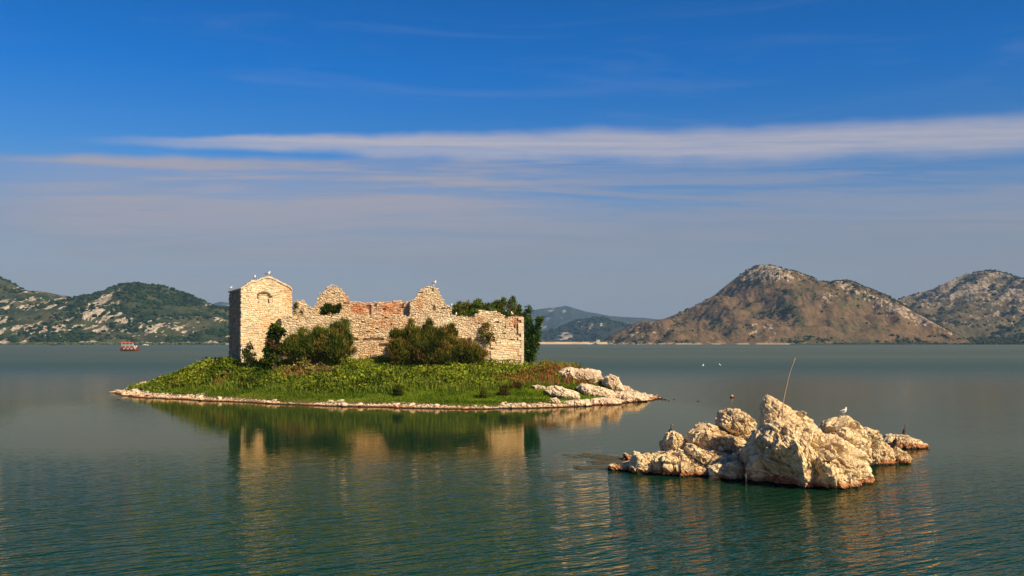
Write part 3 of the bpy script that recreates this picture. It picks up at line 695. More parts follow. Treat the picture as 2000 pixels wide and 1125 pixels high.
PL = Plane(470, 126, 25); PL.U, PL.N = -PT.N, -PT.U          # left flank, in shade
lw = 9.1
Lp = [(.82, 2.5), (lw, 2.5), (lw, front[2][1]-.15), (.82, front[2][1]-.1)]
slz = PL.uv(458, 590)
o_ = rel(masonry('tower_wall', PL, Lp, .8, fort, 102, (.26, .36), (.35, .7), None, [(slz[0]-.35, slz[1]-.9, slz[0]+.35, slz[1]+1.2)], 1.7, .50)); tag(o_, 'shaded left flank of the tower with a slit window')  # stone tint halved: the flank's shade is also painted into its colour
PB = Plane(470, 126, 25); PB.P = PT.P-PT.N*(lw-.8)
wT = PT.uv(571, 600)[0]
rel(masonry('tower_wall', PB, [(.82, 3), (wT-.82, 3), (wT-.82, 12.7), (wT/2, 14.6), (.82, 12.7)], .8, fort, 103, (.3, .4), (.4, .9)))
PR = Plane(470, 126, 25); PR.P = PT.P+PT.U*wT; PR.U, PR.N = -PT.N, PT.U
rel(masonry('tower_wall', PR, [(.82, 3), (lw, 3), (lw, front[2][1]-.3), (.82, front[2][1]-.2)], .8, fort, 104, (.3, .4), (.4, .9)))
# blocked window: a stone infill panel, its arch left open above
rel(masonry('window_infill', Plane(470, 126, 25), [(ax0+.1, az0), (ax1-.12, az0), (ax1-.22, az0+.9), (ax1-.12, az1-.42), (arch_u, az1-.22), (ax0+.1, az1-.40)], .4, fort, 105, (.2, .3), (.25, .5), None, (), .6, 1.0)).location = (-PT.N*.10)
cp = MB()
gl = sorted([q for q in front if q[1] > front[2][1]-.05])
for (a0, b0), (a1, b1) in zip(gl[:-1], gl[1:]):                 # weathered slabs along the gable slope
    L_ = math.hypot(a1-a0, b1-b0); k_ = max(1, int(L_/.45))
    for i in range(k_):
        u0_, z0_, u1_, z1_ = a0+(a1-a0)*i/k_+.01, b0+(b1-b0)*i/k_, a0+(a1-a0)*(i+1)/k_-.01, b0+(b1-b0)*(i+1)/k_
        j_ = random.uniform(-.03, .05); q = [PT.xyz(a, c+j_, dd_) for dd_ in (.10, -.9) for (a, c) in ((u0_, z0_-.16), (u1_, z1_-.16), (u1_, z1_+.06), (u0_, z0_+.06))]
        cp.add(q, [[0, 1, 2, 3], [7, 6, 5, 4], [3, 2, 6, 7], [0, 4, 5, 1], [1, 5, 6, 2], [0, 3, 7, 4]], np.array((.80, .66, .47))*random.uniform(.85, 1.1))
for i in range(26):
    u = .8+i*(lw-.8)/26; q = [PL.xyz(u+a, front[2][1]-.12+c+random.uniform(-.02, .02), dd_) for dd_ in (.08, -.85) for (a, c) in ((0.01, 0), (.31, 0), (.31, .2), (0.01, .2))]
    cp.add(q, [[0, 1, 2, 3], [7, 6, 5, 4], [3, 2, 6, 7], [0, 4, 5, 1], [1, 5, 6, 2], [0, 3, 7, 4]], np.array((.7, .56, .4))*random.uniform(.85, 1.1))
rel(cp.build('coping', M_STONE, fort))

# long curtain wall facing the camera
PC = Plane(545, 126.5, 12)
cur = uvs(PC, [(545, 735), (1022, 735), (1022, 618), (1006, 617), (988, 619), (982, 613), (972, 608), (962, 606), (948, 605), (936, 607), (930, 613), (927, 619), (905, 617), (890, 615), (872, 616), (850, 616), (820, 614), (790, 616), (760, 614), (730, 616), (700, 615), (675, 614), (655, 618), (620, 617), (590, 620), (575, 618), (560, 611), (550, 614)])
def S_(pl, x0, y0, x1, y1):
    a = pl.uv(x0, y1+1.2); b = pl.uv(x1, y0-.8); return (a[0], a[1], b[0], b[1])
cslots = [S_(PC, 688, 660, 700, 664), S_(PC, 707, 660, 750, 664), S_(PC, 740, 671, 760, 677), S_(PC, 885, 646, 896, 658), S_(PC, 892, 661, 922, 665), S_(PC, 925, 662, 968, 666), S_(PC, 975, 704, 1020, 707.5), S_(PC, 986, 636, 990, 641), S_(PC, 1003, 634, 1008, 640), S_(PC, 934, 646, 945, 652)]
ct = zone_tint([(PC.uv(1006, 632)[0], PC.uv(1006, 632)[1], .7, .7, RED, 1.0), (PC.uv(755, 630)[0], PC.uv(755, 630)[1], 2.2, .9, (.85, .55, .38), .8), (PC.uv(930, 625)[0], PC.uv(930, 625)[1], 1.0, .5, (.85, .55, .38), .7),
                (PC.uv(870, 640)[0], PC.uv(870, 640)[1], 1.2, 1.3, (1.15, 1.18, 1.3), .7), (PC.uv(705, 640)[0], PC.uv(705, 640)[1], 2.0, 2.0, (.78, .66, .55), .6), (PC.uv(720, 690)[0], PC.uv(720, 690)[1], 2, 1.5, (.85, .68, .52), .6)])
o_ = rel(masonry('curtain_wall', PC, cur, 1.0, fort, 110, (.15, .27), (.18, .50), ct, cslots, 1.15, 1.0)); tag(o_, 'long rough front wall with a broken top')
# lower courses of the wall stand a hand proud with a dressed corner
lowp = uvs(PC, [(958, 738), (1021, 738), (1021, 667), (990, 666), (962, 668)]); PC2 = Plane(545, 126.5, 12); PC2.P = PC.P+PC.N*.16
rel(masonry('wall_footing', PC2, lowp, .3, fort, 111, (.22, .34), (.5, 1.0), None, [S_(PC, 972, 703, 1020, 707.5)], .6, 1.06))
q0 = uvs(PC, [(1015, 738), (1022, 618)])
qn = MB(); zc = q0[0][1]+.2
while zc < q0[1][1]-.3:
    hh_ = random.uniform(.35, .5); ww = random.choice((.35, .75))
    q = [PC.xyz(cur[1][0]+.03+a, zc+c, dd_) for dd_ in (.24, -1.02) for (a, c) in ((-ww, 0.01), (0, 0.01), (0, hh_-.02), (-ww, hh_-.02))]
    qn.add(q, [[0, 1, 2, 3], [7, 6, 5, 4], [3, 2, 6, 7], [0, 4, 5, 1], [1, 5, 6, 2], [0, 3, 7, 4]], np.array((.78, .62, .44))*random.uniform(.9, 1.08)); zc += hh_
rel(qn.build('quoins', M_STONE, fort))
# inner building: back wall between two ruined gables
PI = Plane(600, 131.5, 12)
lg = uvs(PI, [(572, 640), (572, 587), (592, 586), (600, 591), (606, 600), (612, 603), (612, 640)])
o_ = rel(masonry('wall_stub', PI, lg, .8, fort, 120, (.13, .22), (.18, .42), None, (), 1.5, 1.0)); tag(o_, 'low broken wall joining the tower')
PG = Plane(600, 133, 12)
g1 = uvs(PG, [(603, 640), (603, 604), (614, 598), (619, 588), (621, 577), (629, 571), (634, 565), (641, 560), (649, 556), (658, 558), (667, 563), (674, 571), (680, 580), (684, 592), (686, 640)])
gt = zone_tint([(PG.uv(680, 578)[0], PG.uv(680, 578)[1], .8, 1.6, (.9, .60, .38), .9), (PG.uv(630, 600)[0], PG.uv(630, 600)[1], 1.2, 1.2, (.8, .66, .55), .5)])
o_ = rel(masonry('gable', PG, g1, .9, fort, 121, (.12, .21), (.16, .42), gt, (), 1.6, 1.0)); tag(o_, 'left ruined gable with a rounded broken peak')
PM = Plane(600, 134.5, 12)
g2 = uvs(PM, [(664, 640), (664, 592), (690, 589), (720, 591), (735, 589), (760, 589), (785, 587), (800, 588), (808, 586), (808, 640)])
mt_ = zone_tint([(PM.uv(700, 603)[0], PM.uv(700, 603)[1], 2.0, .8, RED, 1.2), (PM.uv(764, 603)[0], PM.uv(764, 603)[1], 1.7, 1.0, RED, 1.3), (PM.uv(820, 596)[0], PM.uv(820, 596)[1], .5, 1.0, RED, .7)])
o_ = rel(masonry('inner_wall', PM, g2, .8, fort, 122, (.14, .24), (.18, .5), mt_, [S_(PM, 720, 597, 726, 614), S_(PM, 717, 596, 727, 600), S_(PM, 731, 593, 736, 598), S_(PM, 784, 596, 790, 601)], 1.5, 1.0)); tag(o_, 'inner wall patched with red brick')
PH = Plane(600, 133.4, 12)
g3 = uvs(PH, [(800, 640), (800, 590), (808, 584), (813, 579), (816, 572), (823, 564), (828, 560), (836, 559), (846, 556), (852, 562), (859, 570), (864, 582), (870, 592), (880, 598), (884, 605), (884, 640)])
o_ = rel(masonry('gable', PH, g3, .9, fort, 123, (.12, .21), (.16, .42), zone_tint([(PH.uv(820, 596)[0], PH.uv(820, 596)[1], .4, .8, RED, .8)]), [S_(PH, 844, 597, 852, 606), S_(PH, 843, 564, 849, 568)], 1.5, 1.02)); tag(o_, 'right ruined gable pierced by a small hole')
# side and back walls of the enclosure
PS = Plane(1022, 126.5, 12); PS.P = PC.P+PC.U*(cur[1][0]); PS.U, PS.N = -PC.N, PC.U
tz = cur[2][1]
rel(masonry('side_wall', PS, [(1.02, 1.5), (20, 1.5), (20, tz-2.2), (12, tz-1.6), (8, tz-.8), (1.02, tz-.3)], .9, fort, 130, (.3, .42), (.4, .9)))
PK = Plane(545, 126.5, 12); PK.P = PC.P-PC.N*20.0
rel(masonry('back_wall', PK, [(-5, 2), (cur[1][0]-1, 2), (cur[1][0]-1, tz-4.4), (20, tz-3.6), (8, tz-4.0), (-5, tz-3.2)], .9, fort, 131, (.35, .5), (.5, 1.1)))

# ------------------------------------------------------------------ foliage
def leafmesh(P, Dr, L, Wd, cols, rg, fold=.0):
    """diamond leaves: base P, direction Dr"""
    n = len(P); Dr = Dr/(np.linalg.norm(Dr, axis=1)[:, None]+1e-9)
    r = rg.normal(0, 1, (n, 3)); s = np.cross(Dr, r); s /= np.linalg.norm(s, axis=1)[:, None]+1e-9
    L = np.broadcast_to(L, (n,))[:, None]; Wd = np.broadcast_to(Wd, (n,))[:, None]
    up = np.cross(s, Dr)
    V = np.stack([P, P+Dr*L*.45+s*Wd/2+up*fold*Wd, P+Dr*L, P+Dr*L*.45-s*Wd/2+up*fold*Wd], 1).reshape(-1, 3)
    return V, np.arange(n*4).reshape(-1, 4), cols
def stem_mesh(base, tips, r0, rg, col=(.10, .065, .04)):
    b = MB()
    for tp in tips:
        tp = np.array(tp); base_ = np.array(base)+np.array([rg.normal(0, .12), rg.normal(0, .12), 0])
        mid = base_*.5+tp*.5+rg.normal(0, .12, 3)*np.linalg.norm(tp-base_)*.35
        s = np.linspace(0, 1, 6)[:, None]; c = (1-s)**2*base_+2*s*(1-s)*mid+s*s*tp
        b.tube(c, np.linspace(r0, r0*.2, 6), 5, col)
    return b
def bush(name, lobes, n, label, cat, cols, seed, leaf=(.38, .07), upw=.8, group=None, base=None, stems=7, r0=.07, dens=.55, spray=5):
    """lobes: list of (x,y,z,rx,ry,rz) ellipsoids in world space"""
    rg = np.random.default_rng(seed); Lb = np.array(lobes, float)
    ex = []
    for (lx, ly, lz, rx, ry, rz) in Lb:
        for _ in range(9):
            a_ = rg.uniform(0, 6.28); e_ = rg.uniform(.1, 1.2); q = rg.uniform(.16, .34)
            ex.append((lx+rx*math.cos(a_)*math.cos(e_)*.95, ly+ry*math.sin(a_)*math.cos(e_)*.95, lz+rz*math.sin(e_)*.95, rx*q, ry*q, rz*q*.85*(.6+upw)))
    Lb = np.vstack([Lb, ex])
    vol = Lb[:, 3]*Lb[:, 4]*Lb[:, 5]; vol = vol**.72
    k = rg.choice(len(Lb), n//spray, p=vol/vol.sum())
    d = rg.normal(0, 1, (len(k), 3)); d /= np.linalg.norm(d, axis=1)[:, None]
    rad = rg.uniform(0, 1, len(k))**(dens)                      # denser towards the surface
    P = Lb[k, :3]+d*rad[:, None]*Lb[k, 3:6]
    gapn = fbm(P*1.3, 3, seed=seed)
    keep = gapn > -.20-.25*(np.mean(Lb[:len(lobes), 2]) > P[:, 2]); P = P[keep]; d = d[keep]; k = k[keep]
    zlow = gz(P[:, 0], P[:, 1])
    keep = P[:, 2] > zlow; P = P[keep]; d = d[keep]
    P = np.repeat(P, spray, 0); d = np.repeat(d, spray, 0); m = len(P)
    P = P+rg.normal(0, .10, (m, 3))
    cl = fbm(P*.9, 3, seed=seed+9)
    A, B_, Cc = [np.array(c, float) for c in cols]
    w = np.clip(.5+cl*1.3+rg.normal(0, .18, m), 0, 1)[:, None]; cc = A*(1-w)+B_*w
    tw_ = (fbm(P*.6+5, 2, seed=seed+4) > .22) & (rg.uniform(0, 1, m) < .6); cc[tw_] = Cc*rg.uniform(.7, 1.2, (tw_.sum(), 1))
    Dr = d*(1-upw)+np.array([0, 0, 1.])*upw+rg.normal(0, .35, (m, 3))
    V, Fc, cc = leafmesh(P, Dr, rg.uniform(.6, 1.3, m)*leaf[0], rg.uniform(.7, 1.3, m)*leaf[1], cc*rg.uniform(.75, 1.25, (m, 1)), rg)
    if base is None: base = (Lb[:, 0].mean(), Lb[:, 1].mean(), float(gz(Lb[:, 0].mean(), Lb[:, 1].mean())[0])-.1)
    e = empty(name, base, label, cat, group)
    obj_from('foliage', V-np.array(base), Fc, M_LEAF, e, col=cc)
    tips = [Lb[i % len(lobes), :3]+np.array([0, 0, Lb[i % len(lobes), 5]*.4]) for i in range(stems)]
    stem_mesh((0, 0, 0), [tp-np.array(base) for tp in tips], r0, rg).build('stem', M_WOOD, e, True)
    return e
def LB(px, py, Y, rx, rz, ry=None):     # lobe at pixel centre with pixel radii
    p = W3(px, py, Y); s = Y/F; return (p[0], p[1], p[2], rx*s, (ry if ry else min(rx, rz)*.9)*s, rz*s)
DG = [(.035, .060, .012), (.16, .19, .028), (.24, .17, .04)]
bush('dark_shrub', [LB(606, 674, 123.5, 28, 24), LB(640, 668, 123.5, 28, 27), LB(668, 668, 124.5, 18, 30), LB(580, 678, 122.8, 26, 18), LB(640, 678, 122.5, 44, 18), LB(655, 646, 125, 9, 12), LB(620, 654, 124.5, 8, 10), LB(674, 642, 125, 7, 12), LB(592, 655, 124, 7, 10), LB(580, 688, 122.8, 40, 12), LB(650, 690, 122.8, 44, 12)],
     42000, 'broad dark feathery shrub against the wall beside the tower', 'shrub', DG, 201, (.60, .065), .80, stems=10)
bush('dark_shrub', [LB(820, 675, 125.5, 36, 32), LB(800, 660, 126, 14, 20), LB(838, 658, 126, 16, 20), LB(862, 673, 126, 26, 28), LB(790, 690, 124.5, 36, 22), LB(850, 695, 124, 48, 22), LB(900, 690, 125.5, 34, 22), LB(928, 698, 125.5, 22, 20), LB(775, 665, 126, 14, 18), LB(880, 655, 126.5, 12, 18), LB(838, 636, 126.5, 5, 9), LB(802, 638, 126.5, 5, 9)],
     58000, 'largest dark rounded shrub in front of the middle of the long wall', 'shrub', [(.035, .052, .012), (.155, .160, .026), (.28, .17, .045)], 202, (.60, .065), .80, stems=14)
bush('fig_bush', [LB(538, 643, 122.5, 10, 12), LB(530, 660, 122.5, 9, 12), LB(526, 678, 122.3, 6, 14), LB(548, 650, 122.5, 9, 9), LB(530, 702, 122, 13, 8), LB(524, 690, 122.5, 8, 10), LB(540, 680, 122.6, 9, 14)], 3000, 'small broad leaved bush at the lower right corner of the tower', 'shrub',
     [(.03, .05, .012), (.09, .12, .02), (.16, .06, .04)], 203, (.34, .24), .35, stems=5, r0=.06, spray=3)
bush('small_bush', [LB(488, 683, 124, 6, 12), LB(480, 690, 124, 7, 6), LB(486, 698, 123.6, 13, 8)], 900, 'little dark bush at the foot of the sunlit tower front', 'shrub', [(.025, .04, .012), (.07, .085, .02), (.12, .08, .03)], 204, (.28, .12), .5, stems=4, r0=.04)
bush('wall_bush', [LB(949, 640, 131.5, 6, 8), LB(957, 650, 131.4, 6, 9), LB(944, 653, 131.4, 5, 6), LB(954, 665, 131.5, 3, 7)], 1500, 'leafy bush growing out of the right part of the long wall', 'shrub',
     [(.07, .09, .02), (.20, .20, .04), (.26, .15, .04)], 205, (.26, .16), .2, base=tuple(W3(953, 645, 132.2)), stems=5, r0=.05, spray=3)
bush('ledge_bush', [LB(642, 604, 131.3, 9, 8), LB(655, 607, 131.3, 8, 7), LB(633, 608, 131.3, 6, 8), LB(662, 601, 131.3, 4, 6)], 2600, 'dark green bush between the left gable and the top of the long wall', 'shrub', [(.028, .052, .012), (.075, .11, .02), (.09, .10, .03)], 206, (.28, .13), .4, stems=4, base=tuple(W3(645, 622, 131.3)))
bush('ledge_bush', [LB(575, 608, 129.4, 3, 9), LB(590, 612, 129.4, 4, 6), LB(578, 600, 129.4, 3, 6)], 500, 'thin weed growing on the broken wall beside the tower', 'shrub', [(.05, .06, .02), (.13, .12, .03), (.2, .12, .05)], 207, (.25, .08), .6, stems=3, r0=.03, base=tuple(W3(582, 622, 129.4)))
CG = [(.045, .085, .016), (.15, .20, .030), (.19, .17, .04)]
bush('courtyard_bush', [LB(892, 607, 138, 12, 9), LB(912, 605, 138.5, 13, 10), LB(932, 602, 139, 11, 13), LB(900, 598, 139, 5, 8), LB(934, 593, 139, 4, 7), LB(948, 606, 139, 9, 9), LB(915, 596, 139, 4, 7), LB(900, 616, 138, 24, 8), LB(938, 616, 138, 24, 8)], 7500, 'green bushes rising behind the wall right of the right gable', 'shrub', CG, 208, (.30, .13), .5, stems=8, base=tuple(W3(915, 668, 138.5)))
bush('courtyard_bush', [LB(975, 604, 141, 10, 14), LB(983, 592, 141, 4, 10), LB(998, 600, 141.5, 9, 14), LB(1003, 590, 141.5, 4, 9), LB(968, 596, 141, 4, 9), LB(1012, 608, 142, 6, 10), LB(960, 602, 140.5, 6, 8), LB(968, 616, 140.5, 18, 9), LB(1000, 618, 141.5, 20, 9)], 6500, 'green bush behind the wall near its right corner', 'shrub', CG, 209, (.30, .13), .5, stems=7, base=tuple(W3(988, 668, 141)))
tl = [LB(1032+4*math.sin(i*1.1), 702-i*8.2, 141, 10-.38*i+3*(i % 3 == 0), 7, 9) for i in range(12)]+[LB(1040+i*1.9+2*math.sin(i*2), 690-i*9, 140.5, 8-.5*i, 6, 7) for i in range(8)]
tl += [LB(1048, 668, 140.5, 6, 8), LB(1052, 640, 140.5, 4, 6), LB(1046, 655, 141, 6, 7), LB(1028, 640, 142, 6, 16), LB(1037, 607, 141, 4, 6), LB(1030, 604, 141, 3, 5), LB(1050, 627, 141, 4, 5)]
bush('leafy_tree', tl, 8500, 'tall green tree rising past the right corner of the fortress', 'tree',
     [(.022, .060, .014), (.075, .155, .028), (.10, .13, .03)], 210, (.34, .16), .45, stems=12, r0=.10, base=tuple(W3(1037, 712, 141)))
# small shrubs on the turf
for i, (px, py, rx, rz, lab, cs) in enumerate([
    (945, 772, 5, 10, 'slim dark weed bush standing in the turf above the stony edge', DG), (985, 766, 7, 12, 'dark feathery bush on the turf below the reddish plants', [(.05, .05, .012), (.10, .085, .02), (.16, .07, .03)]),
    (1110, 771, 9, 8, 'round dark green bush in front of the white slab rocks', [(.02, .045, .008), (.045, .085, .012), (.06, .09, .02)]), (778, 766, 8, 12, 'dark tuft bush low in the middle of the bank', [(.035, .05, .010), (.07, .085, .015), (.09, .08, .02)]),
    (1008, 757, 10, 6, 'low olive brown bush between turf and red plants', [(.07, .06, .015), (.13, .10, .02), (.2, .08, .03)])]):
    Y = hitY(px, py+rz*.7)
    bush('small_bush', [LB(px, py-2, Y, rx, rz*.8), LB(px, py+rz*.4, Y, rx*1.1, rz*.5), LB(px+rx*.3, py-rz*.5, Y, rx*.6, rz*.6), LB(px-rx*.4, py+2, Y, rx*.6, rz*.5)], 1800, lab, 'shrub', cs, 220+i, (.26, .06), .7, stems=4, r0=.03)

# ------------------------------------------------------------------ ground cover
def in_fort(x, y):
    P = np.stack([x, y], 1)
    a = (P-PC.P[:2]); u = a@PC.U[:2]; w = -(a@PC.N[:2]); r1 = (u > -1) & (u < cur[1][0]+.3) & (w > -.3) & (w < 21)
    a = (P-PT.P[:2]); u = a@PT.U[:2]; w = -(a@PT.N[:2]); r2 = (u > -.3) & (u < wT+.3) & (w > -.3) & (w < lw+.3)
    return r1 | r2
def scatter(n, rg, ymax=150, dmin=1.0, bias=True):
    x = rg.uniform(-56, 19, n); y = rg.uniform(103, ymax, n); d = sdist(x, y)
    k = (d > dmin) & ~in_fort(x, y); return x[k], y[k], d[k]
rg = np.random.default_rng(77)
SLABS_POLY = []
def redness(x, y):
    r = np.exp(-((x-6.5)/6.5)**2-((y-125)/8)**2)*1.35+np.exp(-((x-(-.0))/4)**2-((y-118.5)/3)**2)*.8+np.exp(-((x-(-24.5))/3.2)**2-((y-121.5)/1.9)**2)*2.0+np.exp(-((x-(-36))/2.2)**2-((y-122.5)/1.6)**2)*.7+np.exp(-((x-9.5)/3)**2-((y-121)/3)**2)*.9
    return r+.45*fbm(np.stack([x/3, y/3, 0*x], 1), 3, seed=8)
def rockfree(x, y):    # leave the white slabs at the right end bare
    return ~((x > 11.5+1.5*vnoise(np.stack([x/1.5, y/1.5, 0*x], 1), 2)) & (vnoise(np.stack([x/2, y/2, 0*x], 1), 6) > -.35)) & ~((x > 16))
# 1: leafy herbs (clusters of broad leaves on stalks)
x, y, d = scatter(26000, rg, 150, 1.3)
lown = fbm(np.stack([x/4.5, y/3.2, 0*x], 1), 3, seed=12)
lim = np.interp(x, [-56, -48, -40, -22, -14, -5, 4, 10], [1.6, 2.2, 3.4, 4.4, 8.0, 11.0, 12.0, 8.0])
k = (d > lim+lown*2.6) & rockfree(x, y); x, y, d, lim = x[k], y[k], d[k], lim[k]
k = (y < 135) | (rg.uniform(0, 1, len(x)) < .4); x, y, d, lim = x[k], y[k], d[k], lim[k]
tall = np.clip(.55+.9*fbm(np.stack([x/2.4, y/2.0, 0*x], 1), 3, seed=13), .15, 1.7)*np.clip((d-lim+3)/5, .35, 1)
tall *= rg.uniform(.6, 1.5, len(x)); tall *= np.interp(x, [-56, -50, -30, 0, 10, 18], [.6, .8, 1., .95, .7, .6])
tall *= 1+.9*np.exp(-((x+24.5)/2.8)**2-((y-121.5)/1.8)**2); z0 = island_h(x, y, d); nl = 13; n = len(x)
R_ = redness(x, y)
I = np.repeat(np.arange(n), nl); m = len(I)
hgt = rg.uniform(.1, 1, m)**.7*tall[I]*1.0
P = np.stack([x[I]+rg.normal(0, .20, m), y[I]+rg.normal(0, .20, m), z0[I]+hgt], 1)
yel = np.clip(.5+.9*fbm(np.stack([x/2.2, y/2.2, 0*x+5], 1), 3, seed=14)+.12*np.clip((d-8)/8, -1, 1), 0, 1)
cA = np.array([.060, .115, .012]); cB = np.array([.31, .37, .035]); cR = np.array([.34, .13, .05]); cP = np.array([.40, .20, .15])
cc = cA*(1-yel[I, None])+cB*yel[I, None]
rr2_ = sstep(R_, .45, .8); isr = rg.uniform(0, 1, m) < rr2_[I]*.72; pinkz = (np.abs(x+24.5) < 4)[I]
cc[isr] = np.where(pinkz[isr][:, None], cP, cR)*rg.uniform(.6, 1.3, (isr.sum(), 1))
cc = cc*rg.uniform(.7, 1.3, (m, 1))*(rg.uniform(.55, 1.35, n)[I])[:, None]
br = rg.uniform(0, 1, m) < .06; cc[br] = np.array([.22, .12, .035])*rg.uniform(.6, 1.2, (br.sum(), 1))
Dr = rg.normal(0, .7, (m, 3)); Dr[:, 2] = np.abs(Dr[:, 2])*.5+.15; Dr[:, 1] -= .2
big = rg.uniform(.17, .40, m)*(rg.uniform(.75, 1.25, n)[I])*np.where(isr, .6, 1)
V, Fc, cc = leafmesh(P, Dr, big, big*rg.uniform(.45, .8, m), cc, rg)
o = obj_from('herb_cover', V, Fc, M_LEAF, col=cc); tag(o, 'dense yellow green and russet leafy weeds covering the island bank', 'weeds', kind='stuff')
# 2: upright stalks among them
x, y, d = scatter(42000, rg, 150, 1.2)
lim = np.interp(x, [-56, -48, -40, -22, -14, -5, 4, 10], [1.4, 1.8, 2.4, 3.2, 5, 8.0, 9.0, 7.0]); k = (d > lim) & rockfree(x, y); x, y, d = x[k], y[k], d[k]; n = len(x)
z0 = island_h(x, y, d); R_ = sstep(redness(x, y), .35, .75)
Dr = rg.normal(0, .22, (n, 3)); Dr[:, 2] = 1
g = rg.uniform(0, 1, (n, 1)); cc = np.array([.07, .13, .014])*(1-g)+np.array([.24, .27, .04])*g
isr = rg.uniform(0, 1, n) < R_*.7; cc[isr] = np.array([.36, .12, .06])*rg.uniform(.6, 1.3, (isr.sum(), 1))
V, Fc, cc = leafmesh(np.stack([x, y, z0-.03], 1), Dr, rg.uniform(.4, 1.15, n), rg.uniform(.05, .10, n), cc, rg)
o = obj_from('tall_grass', V, Fc, M_LEAF, col=cc); tag(o, 'upright green and rust stalks standing among the bank weeds', 'grass', kind='stuff')
# 3: short turf above the stones
x, y, d = scatter(230000, rg, 126, .9)
k = (d < 15) & (y < 128) & rockfree(x, y) & (d > np.interp(x, [-52, -44, -36, -30, -20, 0, 8], [2.6, 1.9, 1.3, .7, .8, 1.4, 1.6])+.6*vnoise(np.stack([x/1.5, y/1.5, 0*x], 1), 5)); x, y, d = x[k], y[k], d[k]; n = len(x)
z0 = island_h(x, y, d); Dr = rg.normal(0, .35, (n, 3)); Dr[:, 2] = 1
w = np.clip(.5+1.0*fbm(np.stack([x/3.5, y/1.6, 0*x], 1), 4, seed=21), 0, 1)[:, None]
cc = (np.array([.060, .12, .010])*(1-w)+np.array([.21, .29, .020])*w)*rg.uniform(.7, 1.3, (n, 1))
dry = rg.uniform(0, 1, n) < sstep(-d, -2.2, -1.0)*.5; cc[dry] = np.array([.20, .16, .05])
V, Fc, cc = leafmesh(np.stack([x, y, z0-.02], 1), Dr, rg.uniform(.12, .30, n)*(1+.5*(w[:, 0] < .4)), rg.uniform(.04, .08, n), cc, rg)
o = obj_from('grass', V, Fc, M_LEAF, col=cc); tag(o, 'short bright green turf along the front of the island', 'grass', kind='stuff')

